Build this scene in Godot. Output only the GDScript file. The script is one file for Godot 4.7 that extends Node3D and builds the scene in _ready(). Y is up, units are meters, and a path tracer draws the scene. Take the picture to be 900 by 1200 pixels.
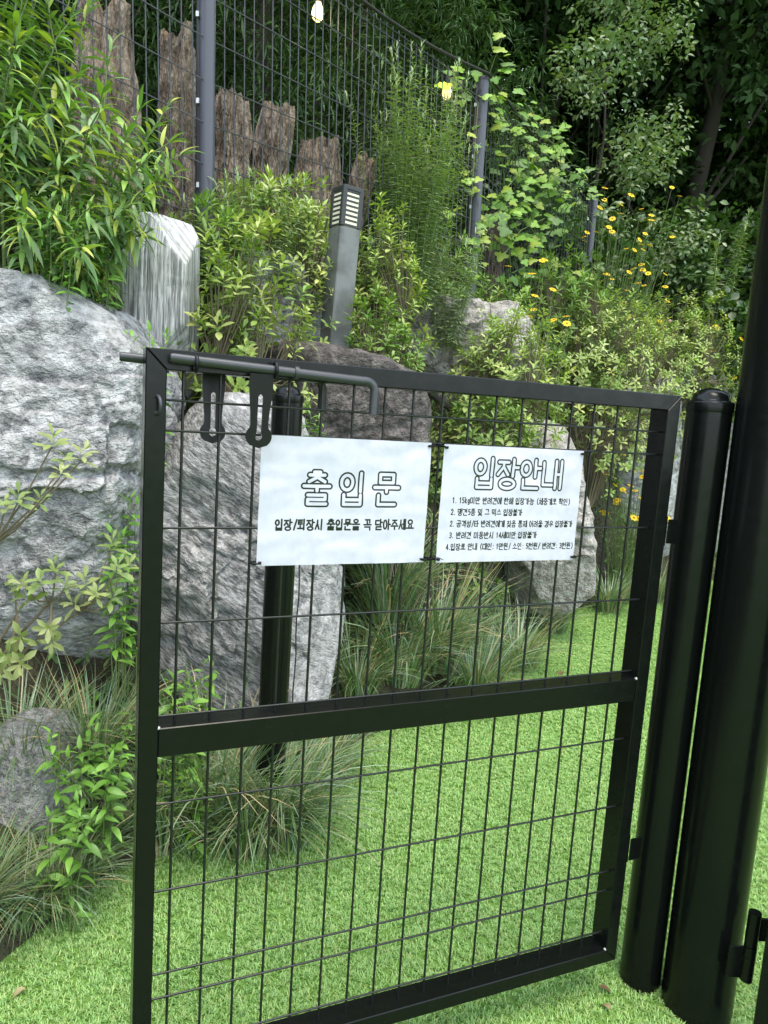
extends Node3D
# A wire-mesh dog-park gate on artificial turf in front of a planted rockery, a fence and a dark wood.

var rng := RandomNumberGenerator.new()
var noise := FastNoiseLite.new()
var M := {}
var used := {}
var leaf_sets := {}

class MB:
	var v := PackedVector3Array()
	var n := PackedVector3Array()
	var uv := PackedVector2Array()
	var c := PackedColorArray()
	var i := PackedInt32Array()
	func add(p: Vector3, u := Vector2.ZERO, col := Color.WHITE) -> int:
		v.append(p); uv.append(u); c.append(col)
		return v.size() - 1
	func tri(a: int, b: int, d: int) -> void:
		i.append(a); i.append(b); i.append(d)
	# a..d run counter-clockwise seen from outside
	func quad(a: int, b: int, d: int, e: int) -> void:
		tri(a, d, b); tri(a, e, d)
	func join(o: MB, t: Transform3D, col := Color.WHITE) -> void:
		var at := v.size()
		for k in o.v.size():
			v.append(t * o.v[k]); uv.append(o.uv[k]); c.append(o.c[k] * col)
		for k in o.i.size():
			i.append(o.i[k] + at)
	func normals() -> void:
		n.resize(v.size())
		n.fill(Vector3.ZERO)
		for k in range(0, i.size(), 3):
			var a := v[i[k]]
			var f := (v[i[k + 2]] - a).cross(v[i[k + 1]] - a)
			n[i[k]] += f; n[i[k + 1]] += f; n[i[k + 2]] += f
		for k in n.size():
			n[k] = n[k].normalized() if n[k].length_squared() > 1e-20 else Vector3.UP
	func commit() -> ArrayMesh:
		normals()
		var a := []
		a.resize(Mesh.ARRAY_MAX)
		a[Mesh.ARRAY_VERTEX] = v
		a[Mesh.ARRAY_NORMAL] = n
		a[Mesh.ARRAY_TEX_UV] = uv
		a[Mesh.ARRAY_COLOR] = c
		a[Mesh.ARRAY_INDEX] = i
		var m := ArrayMesh.new()
		m.add_surface_from_arrays(Mesh.PRIMITIVE_TRIANGLES, a)
		return m
	# flat quad with its own vertices, corners counter-clockwise from outside
	func face(p: Array) -> void:
		var first := v.size()
		for q in p:
			add(q)
		for k in range(1, p.size() - 1):
			tri(first, first + k + 1, first + k)
	func cbox(size: Vector3, ch := 0.002, at := Vector3.ZERO) -> void:
		var h := size / 2.0
		for ax in 3:
			var a1 := (ax + 1) % 3
			var a2 := (ax + 2) % 3
			for s in [-1.0, 1.0]:
				var q := []
				for w in [[-1, -1], [1, -1], [1, 1], [-1, 1]]:
					var p := Vector3.ZERO
					p[ax] = h[ax] * s
					p[a1] = (h[a1] - ch) * w[0] * s
					p[a2] = (h[a2] - ch) * w[1]
					q.append(p + at)
				face(q)
			for s1 in [-1.0, 1.0]:
				for s2 in [-1.0, 1.0]:
					var q := []
					for w in [[0, -1], [1, -1], [1, 1], [0, 1]]:
						var p := Vector3.ZERO
						p[a1] = (h[a1] if w[0] == 0 else h[a1] - ch) * s1
						p[a2] = (h[a2] - ch if w[0] == 0 else h[a2]) * s2
						p[ax] = (h[ax] - ch) * w[1]
						q.append(p + at)
					var nn: Vector3 = (q[1] - q[0]).cross(q[2] - q[0])
					var out := Vector3.ZERO
					out[a1] = s1; out[a2] = s2
					if nn.dot(out) < 0:
						q.reverse()
					face(q)
	func tube(pts: Array, radii: Array, sides := 6, caps := true, sx := 1.0) -> void:
		var side := Vector3.RIGHT
		var rings := []
		for k in pts.size():
			var d: Vector3 = (pts[mini(k + 1, pts.size() - 1)] - pts[maxi(k - 1, 0)]).normalized()
			if k == 0 and absf(d.dot(side)) > 0.9:
				side = Vector3.FORWARD
			side = (side - d * side.dot(d)).normalized()
			var other := d.cross(side)
			var first := v.size()
			for s in sides + 1:
				var a := TAU * s / sides
				add(pts[k] + (side * cos(a) * sx + other * sin(a)) * radii[mini(k, radii.size() - 1)], Vector2(float(s) / sides, float(k) / maxf(1.0, pts.size() - 1.0)))
			rings.append(first)
		for k in pts.size() - 1:
			for s in sides:
				quad(rings[k] + s, rings[k] + s + 1, rings[k + 1] + s + 1, rings[k + 1] + s)
		if caps:
			for e in 2:
				var q := []
				for s in sides:
					q.append(v[rings[0 if e == 0 else pts.size() - 1] + s])
				if e == 0:
					q.reverse()
				face(q)
	func lathe(profile: Array, sides := 24) -> void:
		var first := v.size()
		for p in profile:
			for s in sides + 1:
				var a := TAU * s / sides
				add(Vector3(cos(a) * p.x, p.y, -sin(a) * p.x), Vector2(float(s) / sides, p.y))
		for k in profile.size() - 1:
			for s in sides:
				var a := first + k * (sides + 1) + s
				quad(a, a + 1, a + sides + 2, a + sides + 1)

# ---- naming and tagging
func named(called: String) -> String:
	used[called] = used.get(called, -1) + 1
	return called if used[called] == 0 else "%s_%03d" % [called, used[called]]

func meta(o: Node, label: String, category := "", group := "", kind := "") -> void:
	if label: o.set_meta("label", label)
	if category: o.set_meta("category", category)
	if group: o.set_meta("group", group)
	if kind: o.set_meta("kind", kind)

func thing(called: String, label: String, category: String, at := Vector3.ZERO, group := "") -> Node3D:
	var o := Node3D.new()
	o.name = named(called)
	add_child(o, true)
	o.position = at
	meta(o, label, category, group)
	return o

func part(called: String, mesh: Mesh, mat: Material, parent: Node, t := Transform3D.IDENTITY, kind := "") -> MeshInstance3D:
	var o := MeshInstance3D.new()
	o.mesh = mesh
	o.material_override = mat
	o.name = called if parent != self else named(called)
	o.transform = t
	parent.add_child(o, true)
	if kind: o.set_meta("kind", kind)
	return o

func structure(called: String, mesh: Mesh, mat: Material) -> MeshInstance3D:
	var o := part(called, mesh, mat, self)
	o.set_meta("kind", "structure")
	return o

func scatter(called: String, mesh: Mesh, mat: Material, ts: Array, cols: Array, parent: Node) -> void:
	if ts.is_empty():
		return
	var mm := MultiMesh.new()
	mm.transform_format = MultiMesh.TRANSFORM_3D
	mm.use_colors = true
	mm.mesh = mesh
	mm.instance_count = ts.size()
	for k in ts.size():
		mm.set_instance_transform(k, ts[k])
		mm.set_instance_color(k, cols[k])
	var o := MultiMeshInstance3D.new()
	o.multimesh = mm
	o.material_override = mat
	o.name = called if parent != self else named(called)
	parent.add_child(o, true)
	o.set_meta("kind", "stuff")

# ---- materials
func lin(r: float, g: float, b: float) -> Color:
	return Color(r, g, b).linear_to_srgb()

func noise_tex(freq: float, type: int, cols: Array, seed_ := 1, warp := 0.0, fractal := FastNoiseLite.FRACTAL_FBM, oct := 5, size := 512, gain := 0.5) -> NoiseTexture2D:
	var f := FastNoiseLite.new()
	f.seed = seed_
	f.noise_type = type
	f.frequency = freq
	f.fractal_type = fractal
	f.fractal_octaves = oct
	f.fractal_gain = gain
	if warp > 0.0:
		f.domain_warp_enabled = true
		f.domain_warp_amplitude = warp
		f.domain_warp_frequency = freq * 1.3
	var t := NoiseTexture2D.new()
	t.width = size
	t.height = size
	t.seamless = true
	t.seamless_blend_skirt = 0.2
	t.noise = f
	if cols.size():
		var g := Gradient.new()
		var offs := PackedFloat32Array()
		var cc := PackedColorArray()
		for e in cols:
			offs.append(e[0])
			cc.append(e[1])
		g.offsets = offs
		g.colors = cc
		t.color_ramp = g
	return t

func mat(c: Color, rough := 0.6, metal := 0.0, spec := 0.5) -> StandardMaterial3D:
	var m := StandardMaterial3D.new()
	m.albedo_color = c
	m.roughness = rough
	m.metallic = metal
	m.metallic_specular = spec
	return m

func leafmat(c: Color, rough := 0.5, back := 0.75) -> StandardMaterial3D:
	var m := mat(c, rough)
	m.vertex_color_use_as_albedo = true
	m.backlight_enabled = true
	m.backlight = Color(back * 0.9, back, back * 0.45)
	m.cull_mode = BaseMaterial3D.CULL_DISABLED
	return m

func rockmat(cols: Array, seed_: int, scale: Vector3, vein: Color, veins := true, relief := 3.0, warp := 16.0) -> StandardMaterial3D:
	var m := mat(Color.WHITE, 0.8)
	m.uv1_triplanar = true
	m.uv1_scale = scale
	m.uv1_triplanar_sharpness = 6.0
	m.albedo_texture = noise_tex(0.013, FastNoiseLite.TYPE_SIMPLEX_SMOOTH, cols, seed_, warp, FastNoiseLite.FRACTAL_FBM, 8, 1024, 0.72)
	m.heightmap_enabled = true
	m.heightmap_texture = noise_tex(0.025, FastNoiseLite.TYPE_SIMPLEX_SMOOTH, [], seed_ + 7, warp, FastNoiseLite.FRACTAL_FBM, 7, 1024, 0.7)
	m.heightmap_scale = relief
	if veins:
		m.detail_enabled = true
		m.detail_blend_mode = BaseMaterial3D.BLEND_MODE_MIX
		var clear := Color(vein.r, vein.g, vein.b, 0.0)
		m.detail_albedo = noise_tex(0.009, FastNoiseLite.TYPE_SIMPLEX_SMOOTH, [[0.0, clear], [0.62, clear], [0.74, Color(vein.r, vein.g, vein.b, 0.35)], [0.86, Color(vein.r, vein.g, vein.b, 0.7)]], seed_ + 3, 45.0, FastNoiseLite.FRACTAL_RIDGED, 4)
		m.detail_uv_layer = BaseMaterial3D.DETAIL_UV_1
	return m

func grey(v: float, r := 1.0, b := 1.0) -> Color:
	return lin(v * r, v, v * b)

func materials() -> void:
	M.paint = mat(lin(0.004, 0.005, 0.0045), 0.16, 0.0, 0.36)
	M.paint.roughness_texture = noise_tex(0.02, FastNoiseLite.TYPE_SIMPLEX_SMOOTH, [[0.0, Color(0.5, 0.5, 0.5)], [0.5, Color(0.8, 0.8, 0.8)], [1.0, Color(1, 1, 1)]], 5)
	M.paint.roughness = 0.3
	M.paint.uv1_triplanar = true
	M.paint.uv1_scale = Vector3(3, 3, 3)
	# dust and scuffs lying on the paint
	M.paint.detail_enabled = true
	M.paint.detail_albedo = noise_tex(0.05, FastNoiseLite.TYPE_SIMPLEX_SMOOTH, [[0.0, Color(0.3, 0.31, 0.3, 0.0)], [0.8, Color(0.3, 0.31, 0.3, 0.0)], [0.9, Color(0.3, 0.31, 0.3, 0.06)], [1.0, Color(0.4, 0.4, 0.38, 0.12)]], 15)
	M.steel = mat(lin(0.06, 0.062, 0.067), 0.42, 0.5)
	M.weld = mat(lin(0.5, 0.5, 0.48), 0.45, 0.6)
	M.plastic = mat(lin(0.005, 0.005, 0.0055), 0.36, 0.0, 0.38)
	M.wire = mat(lin(0.008, 0.009, 0.009), 0.3)
	M.fence_wire = mat(lin(0.035, 0.037, 0.042), 0.45)
	M.fence_post = mat(lin(0.06, 0.062, 0.078), 0.4)
	M.fence_post_dark = mat(lin(0.018, 0.018, 0.022), 0.5)
	M.clip = mat(lin(0.6, 0.6, 0.6), 0.35, 0.7)
	M.bollard = mat(lin(0.15, 0.155, 0.15), 0.5, 0.1)
	M.bollard.albedo_texture = noise_tex(0.006, FastNoiseLite.TYPE_SIMPLEX_SMOOTH, [[0.0, Color(0.7, 0.7, 0.68)], [0.6, Color(1, 1, 1)], [0.85, Color(1, 1, 1)], [1.0, Color(1.0, 1.0, 0.95)]], 44)
	M.bollard.uv1_triplanar = true
	M.bollard.uv1_scale = Vector3(2, 2, 2)
	M.bollard_head = mat(lin(0.025, 0.026, 0.027), 0.5)
	M.diffuser = mat(lin(0.75, 0.7, 0.52), 0.5)
	M.turf_base = mat(lin(0.2, 0.36, 0.07), 0.9)
	M.turf_base.uv1_world_triplanar = true
	M.turf_base.uv1_triplanar = true
	M.turf_base.uv1_scale = Vector3(6, 6, 6)
	M.turf_base.albedo_texture = noise_tex(0.08, FastNoiseLite.TYPE_SIMPLEX, [[0.0, Color(0.6, 0.65, 0.5)], [1.0, Color(1, 1, 1)]], 9)
	M.turf = leafmat(Color.WHITE, 0.42, 0.6)
	M.soil = mat(Color.WHITE, 0.95)
	M.soil.uv1_triplanar = true
	M.soil.uv1_world_triplanar = true
	M.soil.uv1_scale = Vector3(1.7, 1.7, 1.7)
	M.soil.albedo_texture = noise_tex(0.02, FastNoiseLite.TYPE_SIMPLEX_SMOOTH, [[0.0, lin(0.02, 0.014, 0.008)], [0.45, lin(0.05, 0.036, 0.02)], [0.6, lin(0.035, 0.045, 0.016)], [1.0, lin(0.1, 0.075, 0.045)]], 21, 20.0)
	M.soil.heightmap_enabled = true
	M.soil.heightmap_texture = noise_tex(0.04, FastNoiseLite.TYPE_SIMPLEX_SMOOTH, [], 22)
	M.soil.heightmap_scale = 3.0
	var g1 := [[0.0, grey(0.06)], [0.3, grey(0.15)], [0.46, grey(0.26, 1.0, 0.98)], [0.6, grey(0.35, 1.01, 0.97)], [1.0, grey(0.55)]]
	M.rock_boulder = rockmat(g1, 31, Vector3(0.9, 1.3, 0.9), grey(0.6), true, 1.7)
	M.rock_striated = rockmat([[0.0, grey(0.07)], [0.34, grey(0.19)], [0.47, grey(0.31, 1.03, 0.97)], [0.6, grey(0.44, 1.02, 0.98)], [1.0, grey(0.6)]], 41, Vector3(1.3, 4.0, 1.3), grey(0.55), false, 1.5, 8.0)
	M.rock_slab = rockmat([[0.0, grey(0.12)], [0.36, grey(0.26)], [0.48, grey(0.52)], [0.58, grey(0.7)], [1.0, grey(0.8)]], 51, Vector3(2.4, 0.1, 2.4), grey(0.78), false, 1.2, 4.0)
	M.rock_brown = rockmat([[0.0, lin(0.02, 0.017, 0.014)], [0.4, lin(0.065, 0.055, 0.05)], [0.62, lin(0.13, 0.112, 0.102)], [1.0, lin(0.28, 0.25, 0.23)]], 61, Vector3(1.2, 1.2, 1.2), grey(0.4), false, 2.0)
	M.rock_ochre = rockmat([[0.0, lin(0.1, 0.088, 0.075)], [0.4, lin(0.27, 0.25, 0.225)], [0.55, lin(0.38, 0.345, 0.3)], [0.66, lin(0.43, 0.41, 0.38)], [1.0, lin(0.58, 0.56, 0.53)]], 71, Vector3(1.0, 1.0, 1.0), grey(0.5), false, 2.0)
	M.rock_granite = rockmat([[0.0, grey(0.12)], [0.4, grey(0.32, 1.02, 0.95)], [0.58, grey(0.45, 1.02, 0.95)], [1.0, grey(0.65)]], 81, Vector3(2.0, 2.0, 2.0), grey(0.6), false, 2.5)
	M.bark = mat(Color.WHITE, 0.92)
	M.bark.uv1_triplanar = true
	M.bark.uv1_scale = Vector3(3.2, 0.8, 3.2)
	M.bark.albedo_texture = noise_tex(0.02, FastNoiseLite.TYPE_SIMPLEX_SMOOTH, [[0.0, lin(0.03, 0.02, 0.013)], [0.35, lin(0.11, 0.078, 0.054)], [0.55, lin(0.22, 0.165, 0.12)], [0.75, lin(0.33, 0.265, 0.205)], [1.0, lin(0.48, 0.41, 0.34)]], 91, 25.0, FastNoiseLite.FRACTAL_FBM, 8, 512, 0.6)
	M.bark.heightmap_enabled = true
	M.bark.heightmap_texture = noise_tex(0.03, FastNoiseLite.TYPE_SIMPLEX_SMOOTH, [], 92, 12.0, FastNoiseLite.FRACTAL_RIDGED)
	M.bark.heightmap_scale = 2.6
	M.cut_wood = M.bark.duplicate()
	M.cut_wood.albedo_color = Color(1.0, 0.93, 0.82)
	M.trunk = mat(lin(0.035, 0.028, 0.021), 0.95)
	M.twig = mat(lin(0.15, 0.125, 0.075), 0.8)
	M.stem = mat(lin(0.12, 0.17, 0.05), 0.6)
	M.leaf = leafmat(Color.WHITE, 0.42)
	M.leaf_dull = leafmat(Color.WHITE, 0.6, 0.6)
	M.grass = leafmat(Color.WHITE, 0.38, 0.6)
	M.dark_leaf = leafmat(Color.WHITE, 0.8, 0.5)
	M.dark_leaf.metallic_specular = 0.25
	M.petal = leafmat(lin(0.85, 0.6, 0.02), 0.6)
	M.petal_pink = leafmat(lin(0.7, 0.28, 0.5), 0.6)
	M.petal_white = leafmat(lin(0.75, 0.75, 0.72), 0.6)
	M.flower_eye = mat(lin(0.35, 0.17, 0.01), 0.8)
	M.cord = mat(lin(0.012, 0.012, 0.012), 0.6)

func leaf_variants(key: String, cols: Array, rough := 0.42) -> Array:
	if not leaf_sets.has(key):
		var a := []
		for c in cols:
			a.append(leafmat(c, rough))
		leaf_sets[key] = a
	return leaf_sets[key]

# ---- sign lettering: Hangul strokes put together from their letters
const LETTERS := {
	0: [[0, .08, .95, .08, .95, 1]], 2: [[.05, 0, .05, .92, 1, .92]], 3: [[1, .08, .05, .08, .05, .92, 1, .92]],
	5: [[.05, .06, .95, .06, .95, .5, .05, .5, .05, .94, 1, .94]], 6: [[.05, .06, .95, .06, .95, .94, .05, .94, .05, .06]],
	7: [[.05, 0, .05, .95, .95, .95, .95, 0], [.05, .48, .95, .48]], 9: [[.5, 0, .5, .35, 0, 1], [.5, .35, 1, 1]],
	12: [[.03, .08, .97, .08], [.5, .08, .5, .42, 0, 1], [.5, .42, 1, 1]], 14: [[.32, 0, .68, 0], [.03, .3, .97, .3], [.5, .3, .5, .52, 0, 1], [.5, .52, 1, 1]],
	15: [[0, .08, .95, .08, .95, 1], [0, .5, .95, .5]], 16: [[1, .06, .05, .06, .05, .94, 1, .94], [.05, .5, .95, .5]],
	17: [[0, .08, 1, .08], [0, .92, 1, .92], [.28, .08, .28, .92], [.72, .08, .72, .92]],
	18: [[.32, 0, .68, 0], [.03, .26, .97, .26]],
}
const FINALS := {1: 0, 2: 1, 4: 2, 7: 3, 8: 5, 16: 6, 17: 7, 19: 9, 21: 11, 22: 12, 23: 14, 24: 15, 25: 16, 26: 17, 27: 18}
const LATIN := {
	"1": [[.2, .25, .5, .05, .5, .95]], "2": [[.1, .25, .3, .05, .7, .05, .85, .25, .8, .45, .1, .95, .9, .95]],
	"3": [[.1, .1, .6, .05, .85, .25, .6, .47, .35, .47], [.6, .47, .9, .7, .6, .95, .1, .9]], "4": [[.7, .95, .7, .05, .08, .7, .95, .7]],
	"5": [[.85, .05, .2, .05, .15, .45, .6, .4, .88, .65, .6, .95, .1, .9]], "k": [[.15, .0, .15, .95], [.75, .35, .2, .7, .8, .95]],
	"g": [[.8, .35, .8, 1.1, .6, 1.22, .2, 1.15], [.8, .45, .5, .33, .18, .5, .18, .8, .5, .95, .8, .85]],
	"(": [[.7, -.05, .35, .3, .35, .7, .7, 1.05]], ")": [[.3, -.05, .65, .3, .65, .7, .3, 1.05]], "/": [[.85, -.05, .15, 1.05]],
	":": [[.4, .35, .4, .38], [.4, .85, .4, .88]], ".": [[.3, .93, .3, .95]],
}

func ring_pts(x0: float, y0: float, x1: float, y1: float) -> Array:
	var a := []
	for k in 17:
		a.append((x0 + x1) / 2 + cos(TAU * k / 16) * (x1 - x0) / 2)
		a.append((y0 + y1) / 2 + sin(TAU * k / 16) * (y1 - y0) / 2)
	return a

func jamo(l: int, x0: float, y0: float, x1: float, y1: float) -> Array:
	if l == 1 or l == 10:
		var mid := (x0 + x1) / 2
		return jamo(l - 1, x0, y0, mid - 0.05, y1) + jamo(l - 1, mid + 0.05, y0, x1, y1)
	if l == 11:
		return [ring_pts(x0 + (x1 - x0) * 0.04, y0, x1 - (x1 - x0) * 0.04, y1)]
	var out := []
	for s in LETTERS[l]:
		var q := []
		for k in range(0, s.size(), 2):
			q.append(x0 + s[k] * (x1 - x0))
			q.append(y0 + s[k + 1] * (y1 - y0))
		out.append(q)
	if l == 18:
		out.append(ring_pts(x0 + (x1 - x0) * 0.1, y0 + (y1 - y0) * 0.45, x1 - (x1 - x0) * 0.1, y1))
	return out

func syllable(code: int) -> Array:
	var s := code - 0xAC00
	var l := s / 588
	var vw := (s % 588) / 28
	var t := s % 28
	var out := []
	var bottom := 0.56 if t else 0.95
	var flat := vw in [8, 12, 13, 17, 18]
	var mixed := vw in [9, 11, 14, 16, 19]
	if flat or mixed:
		var xr := 0.8 if flat else 0.56
		var xl := 0.2 if flat else 0.06
		var ly1 := (0.3 if t else 0.46)
		out += jamo(l, xl, 0.0 if t else 0.04, xr, ly1)
		var b0 := 0.06 - 0.03 if not flat else 0.02
		var b1 := 0.98 if flat else 0.64
		var up := vw in [8, 9, 11, 12]
		var none := vw in [18, 19]
		var bar := (0.5 if t else 0.86) if up else ((0.44 if t else 0.64) if not none else (0.46 if t else 0.78))
		out.append([b0, bar, b1, bar])
		var far := (0.36 if t else 0.6) if up else (0.58 if t else 0.97)
		var mid := (b0 + b1) / 2
		if vw in [12, 17]:
			for dx in [-0.16, 0.16]:
				out.append([mid + dx, far, mid + dx, bar])
		elif not none:
			out.append([mid, far, mid, bar])
		if mixed:
			out.append([0.8, 0.0, 0.8, bottom + 0.03])
			if vw == 9: out.append([0.8, bottom * 0.45, 0.98, bottom * 0.45])
			if vw == 14: out.append([0.64, bottom * 0.93, 0.8, bottom * 0.93])
	else:
		out += jamo(l, 0.05, 0.07, 0.52, bottom - 0.02)
		var two := vw in [2, 3, 6, 7]
		var ys: Array = [bottom * 0.33, bottom * 0.68] if two else [bottom * 0.5]
		if vw == 20:
			out.append([0.82, 0.0, 0.82, bottom + 0.03])
		elif vw in [0, 2]:
			out.append([0.74, 0.0, 0.74, bottom + 0.03])
			for y in ys: out.append([0.74, y, 0.98, y])
		elif vw in [4, 6]:
			out.append([0.86, 0.0, 0.86, bottom + 0.03])
			for y in ys: out.append([0.6, y, 0.86, y])
		elif vw in [1, 3]:
			out.append([0.68, 0.0, 0.68, bottom + 0.03]); out.append([0.93, 0.0, 0.93, bottom + 0.03])
			for y in ys: out.append([0.68, y, 0.93, y])
		else:
			out.append([0.74, 0.0, 0.74, bottom + 0.03]); out.append([0.94, 0.0, 0.94, bottom + 0.03])
			for y in ys: out.append([0.58, y, 0.74, y])
	if t:
		out += jamo(FINALS[t], 0.14, 0.7, 0.86, 1.02)
	return out

func stroke_glyph(img: Image, strokes: Array, x: float, y: float, w: float, h: float, thick: float, outline: float, ink: Color) -> void:
	var segs := []
	for s in strokes:
		for k in range(0, s.size() - 2, 2):
			segs.append(Vector4(x + s[k] * w, y + s[k + 1] * h, x + s[k + 2] * w, y + s[k + 3] * h))
	var r := thick / 2.0
	var pad := r + outline + 2.0
	for py in range(maxi(0, int(y - pad - h * 0.1)), mini(img.get_height(), int(y + h * 1.25 + pad))):
		for px in range(maxi(0, int(x - pad)), mini(img.get_width(), int(x + w + pad))):
			var best := 1e9
			for q: Vector4 in segs:
				var ax := px - q.x
				var ay := py - q.y
				var bx := q.z - q.x
				var by := q.w - q.y
				var tt := clampf((ax * bx + ay * by) / maxf(1e-6, bx * bx + by * by), 0.0, 1.0)
				ax -= bx * tt
				ay -= by * tt
				best = minf(best, ax * ax + ay * ay)
			var d := sqrt(best)
			var cover := clampf(r - d + 0.5, 0.0, 1.0)
			if outline > 0.0:
				cover = clampf(outline / 2.0 - absf(d - r) + 0.5, 0.0, 1.0)
			if cover > 0.0:
				img.set_pixel(px, py, img.get_pixel(px, py).lerp(ink, cover))

func write(img: Image, text: String, x0: float, x1: float, y: float, h: float, thick: float, outline := 0.0, gap := 0.12) -> void:
	var ink := Color(0.035, 0.035, 0.045)
	var total := 0.0
	var adv := []
	for ch in text:
		var a := 1.0 + gap if ch.unicode_at(0) >= 0xAC00 else (0.45 if ch in " .:" else 0.62)
		adv.append(a)
		total += a
	var unit := (x1 - x0) / (total - gap)
	var x := x0
	for k in text.length():
		var ch := text[k]
		if ch.unicode_at(0) >= 0xAC00:
			stroke_glyph(img, syllable(ch.unicode_at(0)), x, y, unit, h, thick, outline, ink)
		elif LATIN.has(ch):
			stroke_glyph(img, LATIN[ch], x + unit * 0.06, y + h * 0.06, unit * 0.48, h * 0.88, thick, outline, ink)
		x += adv[k] * unit

func paper() -> Image:
	var img := Image.create(1280, 896, false, Image.FORMAT_RGB8)
	var f := FastNoiseLite.new()
	f.seed = 4
	f.frequency = 0.01
	for by in range(0, 896, 4):
		for bx in range(0, 1280, 4):
			var s := 0.815 + f.get_noise_2d(bx, by) * 0.03
			img.fill_rect(Rect2i(bx, by, 4, 4), Color(s * 0.98, s * 0.972, s * 1.03))
	return img

# ---- ground shape: distance (m) past the turf's edge, then the height of the rockery there
const EDGE := [Vector2(-1.15, -3.0), Vector2(-0.92, 0.6), Vector2(-0.74, 1.43), Vector2(-0.6, 1.8), Vector2(-0.3, 2.0), Vector2(-0.02, 2.6), Vector2(0.52, 3.35), Vector2(1.16, 4.6), Vector2(1.74, 5.3), Vector2(2.3, 5.8), Vector2(3.6, 6.6), Vector2(7.0, 8.5), Vector2(14.0, 11.0), Vector2(60.0, 20.0)]

func past_edge(x: float, zf: float) -> float:
	var p := Vector2(x, zf)
	var best := 1e9
	var sgn := 1.0
	for k in EDGE.size() - 1:
		var a: Vector2 = EDGE[k]
		var b: Vector2 = EDGE[k + 1]
		var ab := b - a
		var t := clampf((p - a).dot(ab) / ab.length_squared(), 0.0, 1.0)
		var d := p.distance_to(a + ab * t)
		if d < best - 1e-5:
			best = d
			sgn = 1.0 if ab.cross(p - a) > 0.0 else -1.0
	return best * sgn

const RISE := [[-0.3, -0.25], [-0.02, -0.06], [0.06, 0.04], [0.2, 0.3], [0.32, 0.85], [0.46, 1.15], [0.8, 1.6], [1.1, 1.85], [2.0, 2.0], [4.0, 2.3], [8.0, 4.2], [14.0, 8.0], [24.0, 15.0], [60.0, 26.0]]

const RISE_ROCKS := [[-0.3, -0.25], [-0.02, -0.06], [0.06, 0.02], [0.2, 0.14], [0.45, 0.36], [0.62, 0.6], [0.76, 1.2], [0.92, 1.65], [1.15, 1.9], [2.0, 2.0], [4.0, 2.3], [8.0, 4.2], [14.0, 8.0], [24.0, 15.0], [60.0, 26.0]]

func rise(table: Array, d: float) -> float:
	var h: float = table[0][1]
	for k in table.size() - 1:
		if d >= table[k][0]:
			h = lerpf(table[k][1], table[k + 1][1], clampf((d - table[k][0]) / (table[k + 1][0] - table[k][0]), 0.0, 1.0))
	return h

func height(x: float, zf: float) -> float:
	var d := past_edge(x, zf)
	var h := lerpf(rise(RISE_ROCKS, d), rise(RISE, d), smoothstep(-0.2, 0.35, x))
	if d > 0.0:
		var low := smoothstep(5.0, 7.5, zf) * (1.0 - smoothstep(4.0, 9.0, d))
		h = h * lerpf(1.0, 0.5, low) + noise.get_noise_2d(x * 2.2, zf * 2.2) * 0.07 * minf(1.0, d * 4.0)
	return h

func spread(near0: float, near1: float, step: float, far0: float, far1: float) -> Array:
	var a := []
	var x := near0
	while x <= near1:
		a.append(x)
		x += step
	var s := step
	while a[-1] < far1:
		s *= 1.25
		a.append(a[-1] + s)
	s = step
	while a[0] > far0:
		s *= 1.25
		a.push_front(a[0] - s)
	return a

func terrain() -> ArrayMesh:
	var mb := MB.new()
	var xs := spread(-2.6, 5.0, 0.07, -60.0, 70.0)
	var zs := spread(0.6, 8.5, 0.07, -3.0, 70.0)
	for zf in zs:
		for x in xs:
			mb.add(Vector3(x, height(x, zf), -zf))
	var w := xs.size()
	for r in zs.size() - 1:
		for q in w - 1:
			var a := r * w + q
			mb.quad(a, a + 1, a + w + 1, a + w)
	return mb.commit()

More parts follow.
